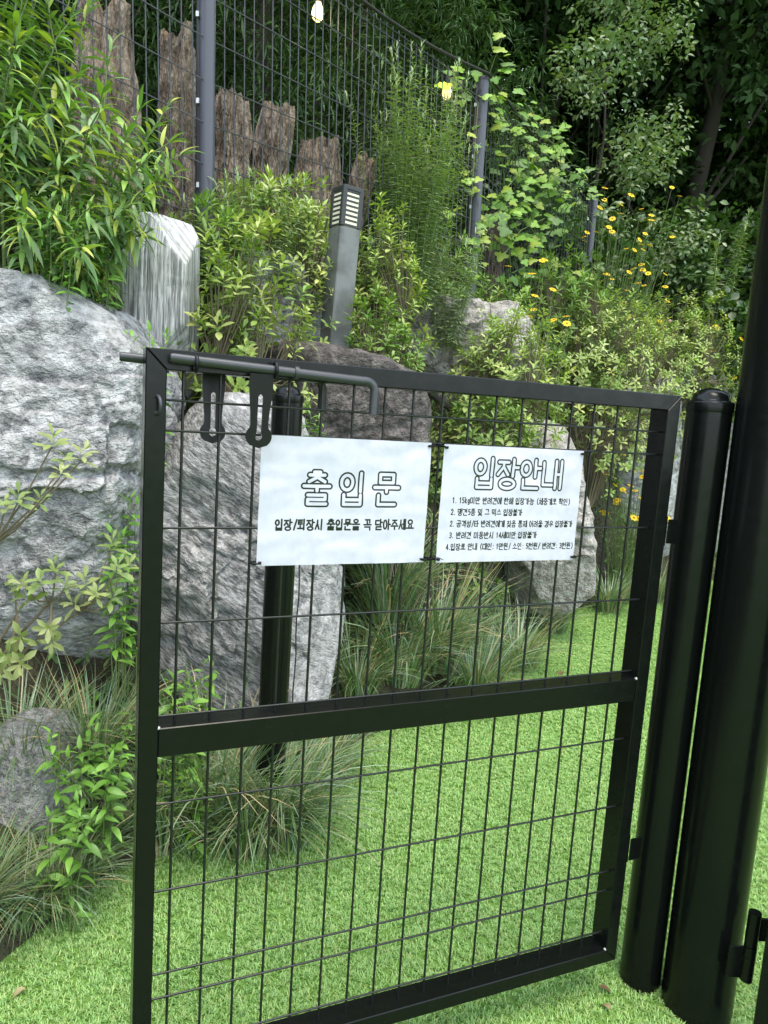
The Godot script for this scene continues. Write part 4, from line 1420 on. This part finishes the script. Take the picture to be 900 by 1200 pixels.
func shrubs() -> void:
	var az := []
	for k in 3:
		az.append(rosette(8, 0.046, 0.0165, 2, 0.15, 1.2).commit())
	var az_cols := [Color(0.36, 0.46, 0.12), Color(0.29, 0.4, 0.09), Color(0.45, 0.51, 0.2), Color(0.22, 0.33, 0.07), Color(0.4, 0.46, 0.15)]
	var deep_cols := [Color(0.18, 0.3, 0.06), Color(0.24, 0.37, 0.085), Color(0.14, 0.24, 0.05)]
	var gr := "azalea shrubs on the rockery"
	whorl_shrub("azalea_shrub", "young bronze-tipped azalea between the striped slab and the bollard", Vector3(-0.556, 1.386, -2.720), 0.48, 0.55, 100, 100, az, az_cols, "azalea", gr, 0.7, 1.15)
	whorl_shrub("azalea_shrub", "azalea just left of the bollard light", Vector3(-0.415, 1.723, -3.200), 0.46, 0.46, 120, 120, az, az_cols, "azalea", gr)
	whorl_shrub("azalea_shrub", "azalea just right of the bollard light", Vector3(-0.062, 1.618, -3.500), 0.4, 0.58, 120, 120, az, az_cols, "azalea", gr)
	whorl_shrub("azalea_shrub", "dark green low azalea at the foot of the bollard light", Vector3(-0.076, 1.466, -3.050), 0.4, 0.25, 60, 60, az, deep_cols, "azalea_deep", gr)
	whorl_shrub("azalea_shrub", "large pale azalea in front of the weathered rock", Vector3(0.600, 1.329, -3.950), 0.62, 0.55, 220, 200, az, az_cols, "azalea", gr)
	whorl_shrub("azalea_shrub", "broad pale azalea mound above the gate's right end", Vector3(1.448, 1.369, -5.300), 1.25, 0.84, 520, 300, az, az_cols, "azalea", gr)
	whorl_shrub("azalea_shrub", "pale azalea left of the rounded rock at right", Vector3(2.281, 1.566, -6.100), 1.1, 0.8, 420, 200, az, az_cols, "azalea", gr)
	whorl_shrub("azalea_shrub", "green leafy azalea seen through the mesh above the rules notice", Vector3(0.475, 0.822, -3.700), 0.62, 0.55, 200, 200, az, [Color(0.2, 0.3, 0.07), Color(0.14, 0.24, 0.05), Color(0.28, 0.36, 0.11)], "azalea_green", gr, 0.75, 1.2)
	whorl_shrub("azalea_shrub", "shaded azalea seen through the mesh at its upper right corner", Vector3(1.840, 0.850, -5.900), 0.8, 0.62, 240, 130, az, az_cols, "azalea", gr)
	az = [rosette(9, 0.062, 0.015, 0, 0.1, 1.2).commit(), rosette(7, 0.055, 0.02, 1, 0.0, 1.0).commit(), rosette(10, 0.07, 0.013, 0, 0.3, 1.3).commit()]
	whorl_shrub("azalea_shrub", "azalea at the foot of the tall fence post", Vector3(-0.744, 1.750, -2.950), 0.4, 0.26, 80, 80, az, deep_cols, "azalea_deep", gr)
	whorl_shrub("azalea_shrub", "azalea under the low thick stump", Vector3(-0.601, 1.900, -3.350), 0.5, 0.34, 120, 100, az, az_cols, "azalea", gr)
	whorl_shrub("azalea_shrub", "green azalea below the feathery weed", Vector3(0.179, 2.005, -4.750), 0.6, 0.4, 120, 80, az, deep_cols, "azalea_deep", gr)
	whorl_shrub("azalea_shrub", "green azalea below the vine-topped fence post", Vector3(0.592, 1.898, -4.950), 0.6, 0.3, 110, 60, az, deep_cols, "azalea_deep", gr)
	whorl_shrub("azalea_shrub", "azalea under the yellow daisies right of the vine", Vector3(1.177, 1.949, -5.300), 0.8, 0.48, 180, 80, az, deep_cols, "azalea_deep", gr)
	az = [rosette(8, 0.046, 0.0165, 2, 0.15, 1.2).commit(), rosette(8, 0.046, 0.0165, 2, 0.15, 1.2).commit(), rosette(9, 0.05, 0.016, 2, 0.1, 1.1).commit()]
	# sprays of azalea in front of the boulder: twigs reaching in from the left
	var sp := thing("azalea_shrub", "sparse azalea twigs with pale leaf rosettes before the left boulder", "shrub", Vector3(-1.003, 0.455, -1.720), gr)
	var st := MB.new()
	var sets := leaf_variants("azalea_pale", [lin(0.3, 0.36, 0.12), lin(0.24, 0.33, 0.1), lin(0.36, 0.4, 0.16), lin(0.2, 0.28, 0.07)])
	var tips := [Vector3(-0.793, 1.114, -1.720), Vector3(-0.735, 1.085, -1.750), Vector3(-0.764, 1.047, -1.700), Vector3(-0.874, 0.976, -1.720), Vector3(-0.833, 0.977, -1.740), Vector3(-0.789, 1.069, -1.780), Vector3(-0.679, 0.860, -1.800), Vector3(-0.641, 0.808, -1.800), Vector3(-0.652, 0.812, -1.760), Vector3(-0.692, 0.754, -1.740), Vector3(-0.673, 0.734, -1.780), Vector3(-0.782, 0.812, -1.720), Vector3(-0.803, 0.782, -1.700), Vector3(-0.879, 0.767, -1.720), Vector3(-0.833, 0.739, -1.720), Vector3(-0.770, 0.770, -1.740), Vector3(-0.777, 0.690, -1.680), Vector3(-0.778, 0.652, -1.700), Vector3(-0.854, 0.658, -1.700), Vector3(-0.865, 0.628, -1.660), Vector3(-0.835, 0.609, -1.660), Vector3(-0.875, 0.595, -1.660), Vector3(-0.726, 0.768, -1.760), Vector3(-0.746, 0.719, -1.760), Vector3(-0.844, 0.775, -1.700), Vector3(-0.915, 0.950, -1.740), Vector3(-0.946, 0.830, -1.700), Vector3(-0.977, 1.029, -1.740)]
	var hubs := [Vector3(-0.947, 0.864, -1.740), Vector3(-0.875, 0.704, -1.720), Vector3(-0.801, 0.736, -1.740), Vector3(-0.740, 0.710, -1.770)]
	for h in hubs:
		st.tube([Vector3.ZERO, (h - sp.position) * 0.55 + Vector3(0, 0.02, 0), h - sp.position], [0.0045, 0.004, 0.003], 5, false)
	for p: Vector3 in tips:
		var from: Vector3 = hubs[0]
		for h: Vector3 in hubs:
			if h.distance_to(p) < from.distance_to(p):
				from = h
		st.tube([from - sp.position, from.lerp(p, 0.5) - sp.position + Vector3(0, -0.015, 0), p - sp.position], [0.003, 0.0025, 0.0018], 5, false)
		var dir := ((p - from).normalized() + Vector3(0, 0.8, 0.5)).normalized()
		part("leaf_cluster", az[rng.randi() % 3], sets[rng.randi() % 4], sp, Transform3D((Basis(Quaternion(Vector3.UP, dir)) * Basis(Vector3.UP, rng.randf() * TAU)).scaled(Vector3.ONE * rng.randf_range(0.75, 1.1)), p - sp.position))
	part("stems", st.commit(), M.twig, sp)

	# long-leaved shrubs at top left
	var lance := leaf(0.1, 0.0175, 0, 0.35, 0.3, 6).commit()
	var willow_cols := [Color(0.15, 0.28, 0.07), Color(0.11, 0.21, 0.07), Color(0.28, 0.42, 0.08), Color(0.19, 0.29, 0.13), Color(0.2, 0.36, 0.07), Color(0.42, 0.48, 0.09)]
	var wl := [["tall long-leaved shrub at the top left corner", Vector3(-1.299, 1.572, -2.350), [[Vector3(-1.365, 2.356, -2.300), .1], [Vector3(-1.293, 2.555, -2.400), .1], [Vector3(-1.140, 2.416, -2.300), .1], [Vector3(-1.135, 2.545, -2.450), .1], [Vector3(-1.115, 2.186, -2.200), .12], [Vector3(-1.261, 2.042, -2.200), .1], [Vector3(-1.037, 2.308, -2.350), .12], [Vector3(-0.963, 2.124, -2.300), .15], [Vector3(-1.138, 1.895, -2.150), .1], [Vector3(-1.018, 1.988, -2.200), .15], [Vector3(-1.164, 2.633, -2.400), .1], [Vector3(-1.077, 2.502, -2.500), .1], [Vector3(-1.473, 2.592, -2.400), .1]]],
		["long-leaved shrub with sprays hanging over the striped slab", Vector3(-1.132, 1.600, -2.450), [[Vector3(-0.681, 1.965, -2.350), .1], [Vector3(-0.691, 1.888, -2.300), .1], [Vector3(-0.733, 1.797, -2.200), .1], [Vector3(-0.849, 2.116, -2.450), .12], [Vector3(-0.932, 2.122, -2.350), .1], [Vector3(-0.834, 1.988, -2.300), .1], [Vector3(-0.873, 1.751, -2.150), .08], [Vector3(-0.920, 1.655, -2.150), .08], [Vector3(-0.819, 1.756, -2.200), .1], [Vector3(-0.970, 1.710, -2.100), .1], [Vector3(-0.966, 2.333, -2.500), .1], [Vector3(-1.035, 2.430, -2.500), .1], [Vector3(-0.796, 2.086, -2.500), .1], [Vector3(-1.017, 1.873, -2.200), .1], [Vector3(-1.065, 1.749, -2.100), .1]]]]
	for w in wl:
		var stems := []
		for s in w[2]:
			stems.append([Vector3(rng.randfn() * 0.06, 0, rng.randfn() * 0.05), s[0] - w[1], s[1]])
			stems.append([Vector3(rng.randfn() * 0.06, 0, rng.randfn() * 0.05), s[0] - w[1] + Vector3(rng.randfn() * 0.1, rng.randfn() * 0.06 - 0.06, rng.randfn() * 0.08), s[1]])
		stem_plant("long_leaved_shrub", w[0], "shrub", w[1], stems, lance, 0.016, "willow", willow_cols, 300, 0.85, "long-leaved shrubs by the fence", 1.0, 0.2, 0.006)
	# grey-green feathery weeds at the foot of the fence
	var small := leaf(0.055, 0.009, 0, 0.3, 0.2, 3).commit()
	var feather_cols := [Color(0.27, 0.36, 0.17), Color(0.2, 0.29, 0.12), Color(0.34, 0.43, 0.18)]
	var fg := "feathery weeds along the fence"
	var fw := [["tall feathery weed in front of the fence right of the bollard", Vector3(0.048, 2.086, -4.050), 0.55, 1.05, 60, 1.0], ["grey-green feathery weed right of the tall fence post", Vector3(-0.601, 1.859, -3.150), 0.45, 0.36, 22, 0.9], ["feathery weed under the second fence post", Vector3(0.271, 1.908, -4.100), 0.4, 0.34, 20, 1.0], ["feathery weed right of the young azalea", Vector3(-0.798, 1.779, -2.900), 0.3, 0.26, 14, 0.9], ["low feathery weed behind the bollard head", Vector3(-0.267, 1.837, -3.500), 0.4, 0.35, 16, 0.9]]
	for w in fw:
		var stems := []
		for k in w[4]:
			var a := rng.randf() * TAU
			var r: float = sqrt(rng.randf()) * w[2] / 2.0
			stems.append([Vector3(cos(a) * r, 0, sin(a) * r) * 0.4, Vector3(cos(a) * r + rng.randfn() * w[2] * 0.12, w[3] * rng.randf_range(0.4, 1.0), sin(a) * r), 0.03])
		stem_plant("feathery_weed", w[0], "weed", w[1], stems, small, 0.0075, "feather", feather_cols, 0, 0.8, fg, w[5], 0.05, 0.0018)
	var tall := []
	for k in 5:
		tall.append([Vector3(rng.randfn() * 0.06, 0, rng.randfn() * 0.06), Vector3(rng.randfn() * 0.1, 1.15 - 0.12 * k, rng.randfn() * 0.1), 0.02])
	stem_plant("feathery_weed", "tall pale horseweed in front of the bushes at right", "weed", Vector3(2.883, 2.084, -6.800), tall, leaf(0.09, 0.012, 0, 0.4, 0.2, 3).commit(), 0.006, "feather", feather_cols, 0, 0.9, fg, 1.0, 0.05, 0.005)
	# broad-leaved weeds low on the left
	var broad := leaf(0.062, 0.02, 0, 0.35, 0.25, 5).commit()
	var weed_cols := [Color(0.17, 0.36, 0.05), Color(0.13, 0.28, 0.04), Color(0.22, 0.42, 0.07), Color(0.1, 0.22, 0.035)]
	var bw := [["bright leafy weed between the boulder and the gate's left stile", Vector3(-0.701, 0.263, -1.740), 0.28, 0.2, 13], ["bright weed at the foot of the striated rock", Vector3(-0.515, 0.329, -1.980), 0.2, 0.16, 9], ["leafy weed growing over the small granite stone", Vector3(-0.692, 0.177, -1.550), 0.16, 0.16, 5], ["weed in the cleft between boulder and striated rock", Vector3(-0.734, 0.671, -2.050), 0.14, 0.3, 8], ["leafy weed beside the gate's top left corner", Vector3(-0.753, 1.105, -2.250), 0.16, 0.36, 12], ["weed seen under the middle rail near the left stile", Vector3(-0.490, 0.144, -1.850), 0.18, 0.12, 5], ["bright weed behind the latch post's cap", Vector3(-0.243, 1.132, -2.400), 0.1, 0.14, 5], ["yellow-flowered weed under the long-leaved shrub", Vector3(-1.016, 1.636, -2.200), 0.3, 0.2, 12], ["leafy weed right of the tall boulder's top", Vector3(-0.923, 1.439, -2.350), 0.2, 0.3, 12]]
	for w in bw:
		var stems := []
		for k in w[4]:
			var a := rng.randf() * TAU
			var r: float = sqrt(rng.randf()) * w[2] / 2.0
			stems.append([Vector3(cos(a) * r, 0, sin(a) * r) * 0.5, Vector3(cos(a) * r, w[3] * rng.randf_range(0.5, 1.0), sin(a) * r), 0.03])
		stem_plant("broad_leaved_weed", w[0], "weed", w[1], stems, broad, 0.022, "weed", weed_cols, 160, 0.95, "leafy weeds low in the rockery", 0.82, 0.2, 0.0022)
	# grass clumps along the turf's edge
	var clumps := [tuft(320, 0.52, 0.0055, 0.85).commit(), tuft(320, 0.46, 0.005, 0.98).commit(), tuft(320, 0.58, 0.006, 0.78).commit()]
	var spots := [[Vector3(0.114, 0.205, -3.000), 1.15, "big grass clump below the first notice"], [Vector3(0.464, 0.156, -3.150), 1.15, "big grass clump below the rules notice"], [Vector3(0.279, 0.366, -3.200), 1.2, "grass clump behind the two big ones"], [Vector3(-0.060, 0.210, -2.800), 0.8, "grass clump right of the striated rock"], [Vector3(0.729, 0.217, -3.600), 1.0, "grass clump at the foot of the ochre rock"], [Vector3(-0.447, 0.207, -2.000), 0.95, "grass clump under the middle rail left"], [Vector3(-0.253, 0.187, -2.040), 0.95, "grass clump at the latch post's foot"], [Vector3(-0.135, 0.098, -2.350), 0.7, "grass clump right of the latch post"], [Vector3(-0.566, 0.224, -1.900), 0.7, "grass clump at the gate's left stile"], [Vector3(-0.701, 0.152, -1.770), 0.52, "grass clump left of the gate's stile"], [Vector3(-0.780, 0.118, -1.550), 0.5, "grass clump at the lower left turf edge"], [Vector3(-0.863, 0.086, -1.470), 0.55, "grass clump at the photo's left edge"], [Vector3(-0.720, 0.126, -1.660), 0.5, "grass clump beside the granite stone"], [Vector3(-0.942, 0.381, -1.850), 0.8, "grass clump under the left boulder"], [Vector3(-0.777, 0.374, -1.950), 0.7, "grass clump under the azalea twigs"], [Vector3(1.580, 0.157, -4.900), 0.9, "grass clump behind the gate's right stile"], [Vector3(2.055, 0.091, -5.300), 0.9, "grass clump behind the short hinge post"], [Vector3(1.085, 0.217, -4.300), 0.6, "small grass clump right of the ochre rock"], [Vector3(-0.332, 0.161, -1.930), 0.8, "low grass clump in front of the striated rock"], [Vector3(-0.744, 0.356, -1.620), 0.6, "low grass clump above the granite stone"], [Vector3(0.041, 0.480, -3.150), 1.1, "upper grass clump behind the first notice"], [Vector3(-0.833, 0.480, -1.860), 0.7, "grass clump hanging below the azalea twigs"], [Vector3(-0.232, 0.211, -1.970), 0.85, "grass clump before the latch post, under the middle rail"], [Vector3(2.856, 0.410, -5.600), 0.9, "grass clump right of the tall post"]]
	for k in spots.size():
		var o := part("grass_clump", clumps[k % 3], M.grass, self, Transform3D(Basis(Vector3.UP, rng.randf() * TAU).scaled(Vector3.ONE * spots[k][1]), Vector3(spots[k][0].x, maxf(0.0, height(spots[k][0].x, -spots[k][0].z) - 0.01), spots[k][0].z)))
		meta(o, spots[k][2], "grass clump", "grass clumps along the turf")
	# vine on the fence
	var hop := lobed_leaf(0.1).commit()
	var vine := thing("climbing_vine", "climbing vine with lobed leaves over the right fence panel", "vine", Vector3(0.851, 2.221, -5.300))
	var vs := MB.new()
	var vset := leaf_variants("vine", [lin(0.2, 0.38, 0.05), lin(0.15, 0.3, 0.05), lin(0.28, 0.46, 0.07), lin(0.12, 0.22, 0.06), lin(0.32, 0.42, 0.06)], 0.5)
	var runs := [[Vector3(0.421, 2.020, -4.750), Vector3(0.405, 3.137, -4.700), Vector3(0.179, 3.295, -4.600)], [Vector3(0.781, 2.142, -5.200), Vector3(0.643, 2.886, -5.100), Vector3(0.464, 3.328, -4.800), Vector3(0.542, 3.600, -4.850)], [Vector3(0.466, 3.304, -4.800), Vector3(0.813, 3.291, -5.300), Vector3(1.167, 3.260, -5.800), Vector3(1.669, 3.148, -6.500)], [Vector3(0.519, 3.254, -4.850), Vector3(0.662, 3.117, -5.000), Vector3(0.978, 3.001, -5.400), Vector3(1.116, 2.655, -5.600)], [Vector3(1.107, 2.307, -5.700), Vector3(0.864, 2.737, -5.300), Vector3(0.667, 3.065, -5.000)], [Vector3(0.461, 2.449, -4.700), Vector3(0.704, 2.646, -5.000), Vector3(1.027, 2.485, -5.400)], [Vector3(0.756, 2.236, -5.100), Vector3(1.033, 2.427, -5.400), Vector3(1.478, 2.365, -5.900)], [Vector3(1.188, 2.805, -5.700), Vector3(1.060, 3.244, -5.600), Vector3(0.653, 3.220, -5.000)], [Vector3(0.610, 2.679, -4.950), Vector3(0.822, 2.983, -5.200), Vector3(1.170, 2.986, -5.700)], [Vector3(0.669, 2.311, -4.950), Vector3(0.789, 2.515, -5.100), Vector3(1.085, 2.747, -5.500)]]
	for r in runs:
		var local := []
		for p: Vector3 in r:
			local.append(p - vine.position)
		vs.tube(local, [0.003, 0.0025, 0.002, 0.0015], 5, false)
		for k in 30:
			var f := rng.randf() * (local.size() - 1)
			var p: Vector3 = local[int(f)].lerp(local[mini(int(f) + 1, local.size() - 1)], fmod(f, 1.0)) + Vector3(rng.randfn() * 0.06, rng.randfn() * 0.06, rng.randfn() * 0.05)
			part("leaf", hop, vset[rng.randi() % 5], vine, aim(p, Vector3(rng.randf_range(-1, 1), rng.randf_range(-0.9, 0.1), rng.randf_range(0.0, 0.7)).normalized(), Vector3(rng.randfn() * 0.2, 0.8, 0.8), rng.randf_range(0.5, 1.1)))
	part("stems", vs.commit(), M.stem, vine)
	# flowers
	var daisy_head := daisy(8, 0.028)
	var blade := leaf(0.07, 0.007, 0, 0.3, 0.2, 3).commit()
	var fcols := [Color(0.13, 0.26, 0.05), Color(0.17, 0.32, 0.07), Color(0.09, 0.18, 0.04)]
	var yg := "yellow daisies on the rockery"
	flower_plant("yellow_daisy", "tall clump of yellow daisies by the distant fence post", Vector3(1.745, 2.264, -6.200), 0.75, 0.8, 40, daisy_head, M.petal, blade, fcols, yg, Vector3(0.05, 0, 0.1))
	flower_plant("yellow_daisy", "few yellow daisies right of the second fence post's foot", Vector3(0.853, 1.910, -4.700), 0.5, 0.38, 12, daisy_head, M.petal, blade, fcols, yg)
	flower_plant("yellow_daisy", "yellow daisies below the tall clump, beside pink blooms", Vector3(2.020, 2.006, -6.200), 0.6, 0.42, 14, daisy_head, M.petal, blade, fcols, yg)
	flower_plant("yellow_daisy", "yellow daisies seen through the mesh by the hinge", Vector3(1.801, 0.257, -5.200), 0.5, 0.85, 34, daisy_head, M.petal, blade, fcols, yg)
	flower_plant("yellow_daisy", "yellow daisies above the rounded pale rock", Vector3(2.721, 1.849, -6.300), 0.5, 0.3, 10, daisy_head, M.petal, blade, fcols, yg)
	flower_plant("pink_flower", "pink flowers among green leaves right of the daisies", Vector3(2.194, 2.038, -6.400), 0.6, 0.35, 10, daisy(5, 0.022), M.petal_pink, leaf(0.06, 0.02, 0, 0.3, 0.2, 3).commit(), fcols, "pink flowers")
	# litter of small plants over the bare soil
	var low := ball(7, 0.05, 0.05, 0.014, 0, 3).commit()
	var ts := []
	var cs := []
	for k in 42000:
		var x := rng.randf_range(-2.4, 5.5)
		var zf := rng.randf_range(0.8, 9.0)
		var d := past_edge(x, zf)
		if d < 0.12 or d > 3.4 or noise.get_noise_2d(x * 2.0, zf * 2.0) < -0.15:
			continue
		ts.append(Transform3D(Basis.from_euler(Vector3(0, rng.randf() * TAU, 0)).scaled(Vector3.ONE * rng.randf_range(0.6, 1.3)), Vector3(x, height(x, zf) + rng.randf_range(0.0, 0.06), -zf)))
		cs.append(pick([Color(0.08, 0.16, 0.035), Color(0.12, 0.2, 0.05), Color(0.06, 0.11, 0.03), Color(0.16, 0.22, 0.07)]))
	scatter("ground_cover", low, M.leaf_dull, ts, cs, self)
	meta(get_child(get_child_count() - 1), "low leafy ground cover over the rockery soil", "ground cover")

func wood() -> void:
	var clump := ball(14, 0.27, 0.15, 0.075, 1).commit()
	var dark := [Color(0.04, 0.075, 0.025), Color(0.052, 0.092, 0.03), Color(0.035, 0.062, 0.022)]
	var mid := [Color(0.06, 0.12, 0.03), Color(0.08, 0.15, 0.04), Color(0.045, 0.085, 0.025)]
	var names := ["far left", "left", "second from left", "behind the stumps", "behind the hanging bulb", "behind the second post", "behind the pale sapling", "right of the pale sapling", "at top right", "at the right edge"]
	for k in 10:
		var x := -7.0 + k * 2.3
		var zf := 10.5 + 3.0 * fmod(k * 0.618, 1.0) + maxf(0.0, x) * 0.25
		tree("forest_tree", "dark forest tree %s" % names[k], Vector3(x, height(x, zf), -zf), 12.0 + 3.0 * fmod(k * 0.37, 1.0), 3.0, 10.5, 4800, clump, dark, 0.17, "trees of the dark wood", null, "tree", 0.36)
	var far_names := ["beyond the far left edge", "behind the wide stump", "behind the tall fence post", "straight above the bollard light", "above the hanging bulb", "above the vine", "above the pale sapling", "above the right bushes", "behind the tall black post"]
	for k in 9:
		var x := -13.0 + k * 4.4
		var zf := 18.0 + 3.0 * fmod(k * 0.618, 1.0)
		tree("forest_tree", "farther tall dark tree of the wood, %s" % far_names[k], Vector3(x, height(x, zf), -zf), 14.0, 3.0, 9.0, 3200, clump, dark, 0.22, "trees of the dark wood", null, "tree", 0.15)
	# conifer boughs behind the stumps
	var spray := ball(16, 0.12, 0.09, 0.014, 0).commit()
	tree("conifer", "green feathery conifer behind the fence left of the first bulb", Vector3(-1.045, 2.646, -5.400) - Vector3(0, 0.3, 0), 4.2, 0.8, 3.0, 2200, spray, mid, 0.08, "", M.leaf_dull, "tree", 0.28)
	tree("conifer", "dark bushy evergreen behind the low thick stump", Vector3(-0.357, 2.851, -6.000) - Vector3(0, 0.4, 0), 2.6, 0.4, 2.8, 2200, spray, [Color(0.06, 0.11, 0.035), Color(0.045, 0.085, 0.03)], 0.07, "", M.dark_leaf, "tree", 0.05)
	tree("conifer", "dark conifer at top left behind the stumps", Vector3(-2.015, 2.816, -5.400) - Vector3(0, 0.4, 0), 4.5, 0.8, 3.0, 1800, spray, [Color(0.06, 0.11, 0.035), Color(0.045, 0.085, 0.03)], 0.08, "", M.dark_leaf, "tree", 0.2)
	# pale sapling and bushes
	var pale := ball(11, 0.11, 0.056, 0.027, 1, 3).commit()
	tree("pale_sapling", "pale-leaved sapling against the dark wood, right of the vine", Vector3(1.904, 2.688, -7.600), 3.0, 0.5, 1.7, 850, pale, [Color(0.2, 0.28, 0.13), Color(0.27, 0.34, 0.18), Color(0.15, 0.22, 0.09)], 0.035, "", M.leaf, "tree", 0.12)
	var bush := ball(10, 0.13, 0.085, 0.055, 1, 3).commit()
	var bl := [["bright leafy bush in the clearing at right", Vector3(3.163, 2.054, -8.200), 1.7, 1.8, mid], ["leafy bush at the right edge beside the tall post", Vector3(3.835, 2.261, -8.000), 1.6, 1.8, mid], ["dark bush under the pale sapling", Vector3(2.689, 2.437, -8.600), 1.5, 1.8, [Color(0.06, 0.11, 0.035), Color(0.09, 0.14, 0.05)]], ["low green bush behind the yellow daisies", Vector3(1.785, 2.267, -7.000), 1.0, 1.2, mid], ["bush behind the rounded rock", Vector3(2.940, 1.772, -6.600), 0.9, 1.2, mid], ["bush seen right of the tall post", Vector3(4.255, 2.072, -7.500), 1.6, 1.8, mid], ["bush behind the vine-covered panel", Vector3(1.168, 2.502, -6.800), 1.1, 1.4, mid], ["bush behind the feathery weed", Vector3(0.202, 2.478, -5.900), 1.0, 1.2, mid]]
	for b in bl:
		tree("leafy_bush", b[0], b[1] - Vector3(0, 0.3, 0), b[2], 0.2, b[3], 420, bush, b[4], 0.03, "bushes at the wood's edge", M.leaf, "bush", 0.1)
	# undergrowth on the hill under the trees
	var ts := []
	var cs := []
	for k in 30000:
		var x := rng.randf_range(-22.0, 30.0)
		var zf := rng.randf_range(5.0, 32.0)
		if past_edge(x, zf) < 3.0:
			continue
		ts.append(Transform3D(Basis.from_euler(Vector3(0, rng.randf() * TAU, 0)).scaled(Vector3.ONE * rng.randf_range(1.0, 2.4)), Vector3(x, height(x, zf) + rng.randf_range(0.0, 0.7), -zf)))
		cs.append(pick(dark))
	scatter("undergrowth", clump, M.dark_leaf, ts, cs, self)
	meta(get_child(get_child_count() - 1), "dark undergrowth on the wooded hill", "undergrowth")
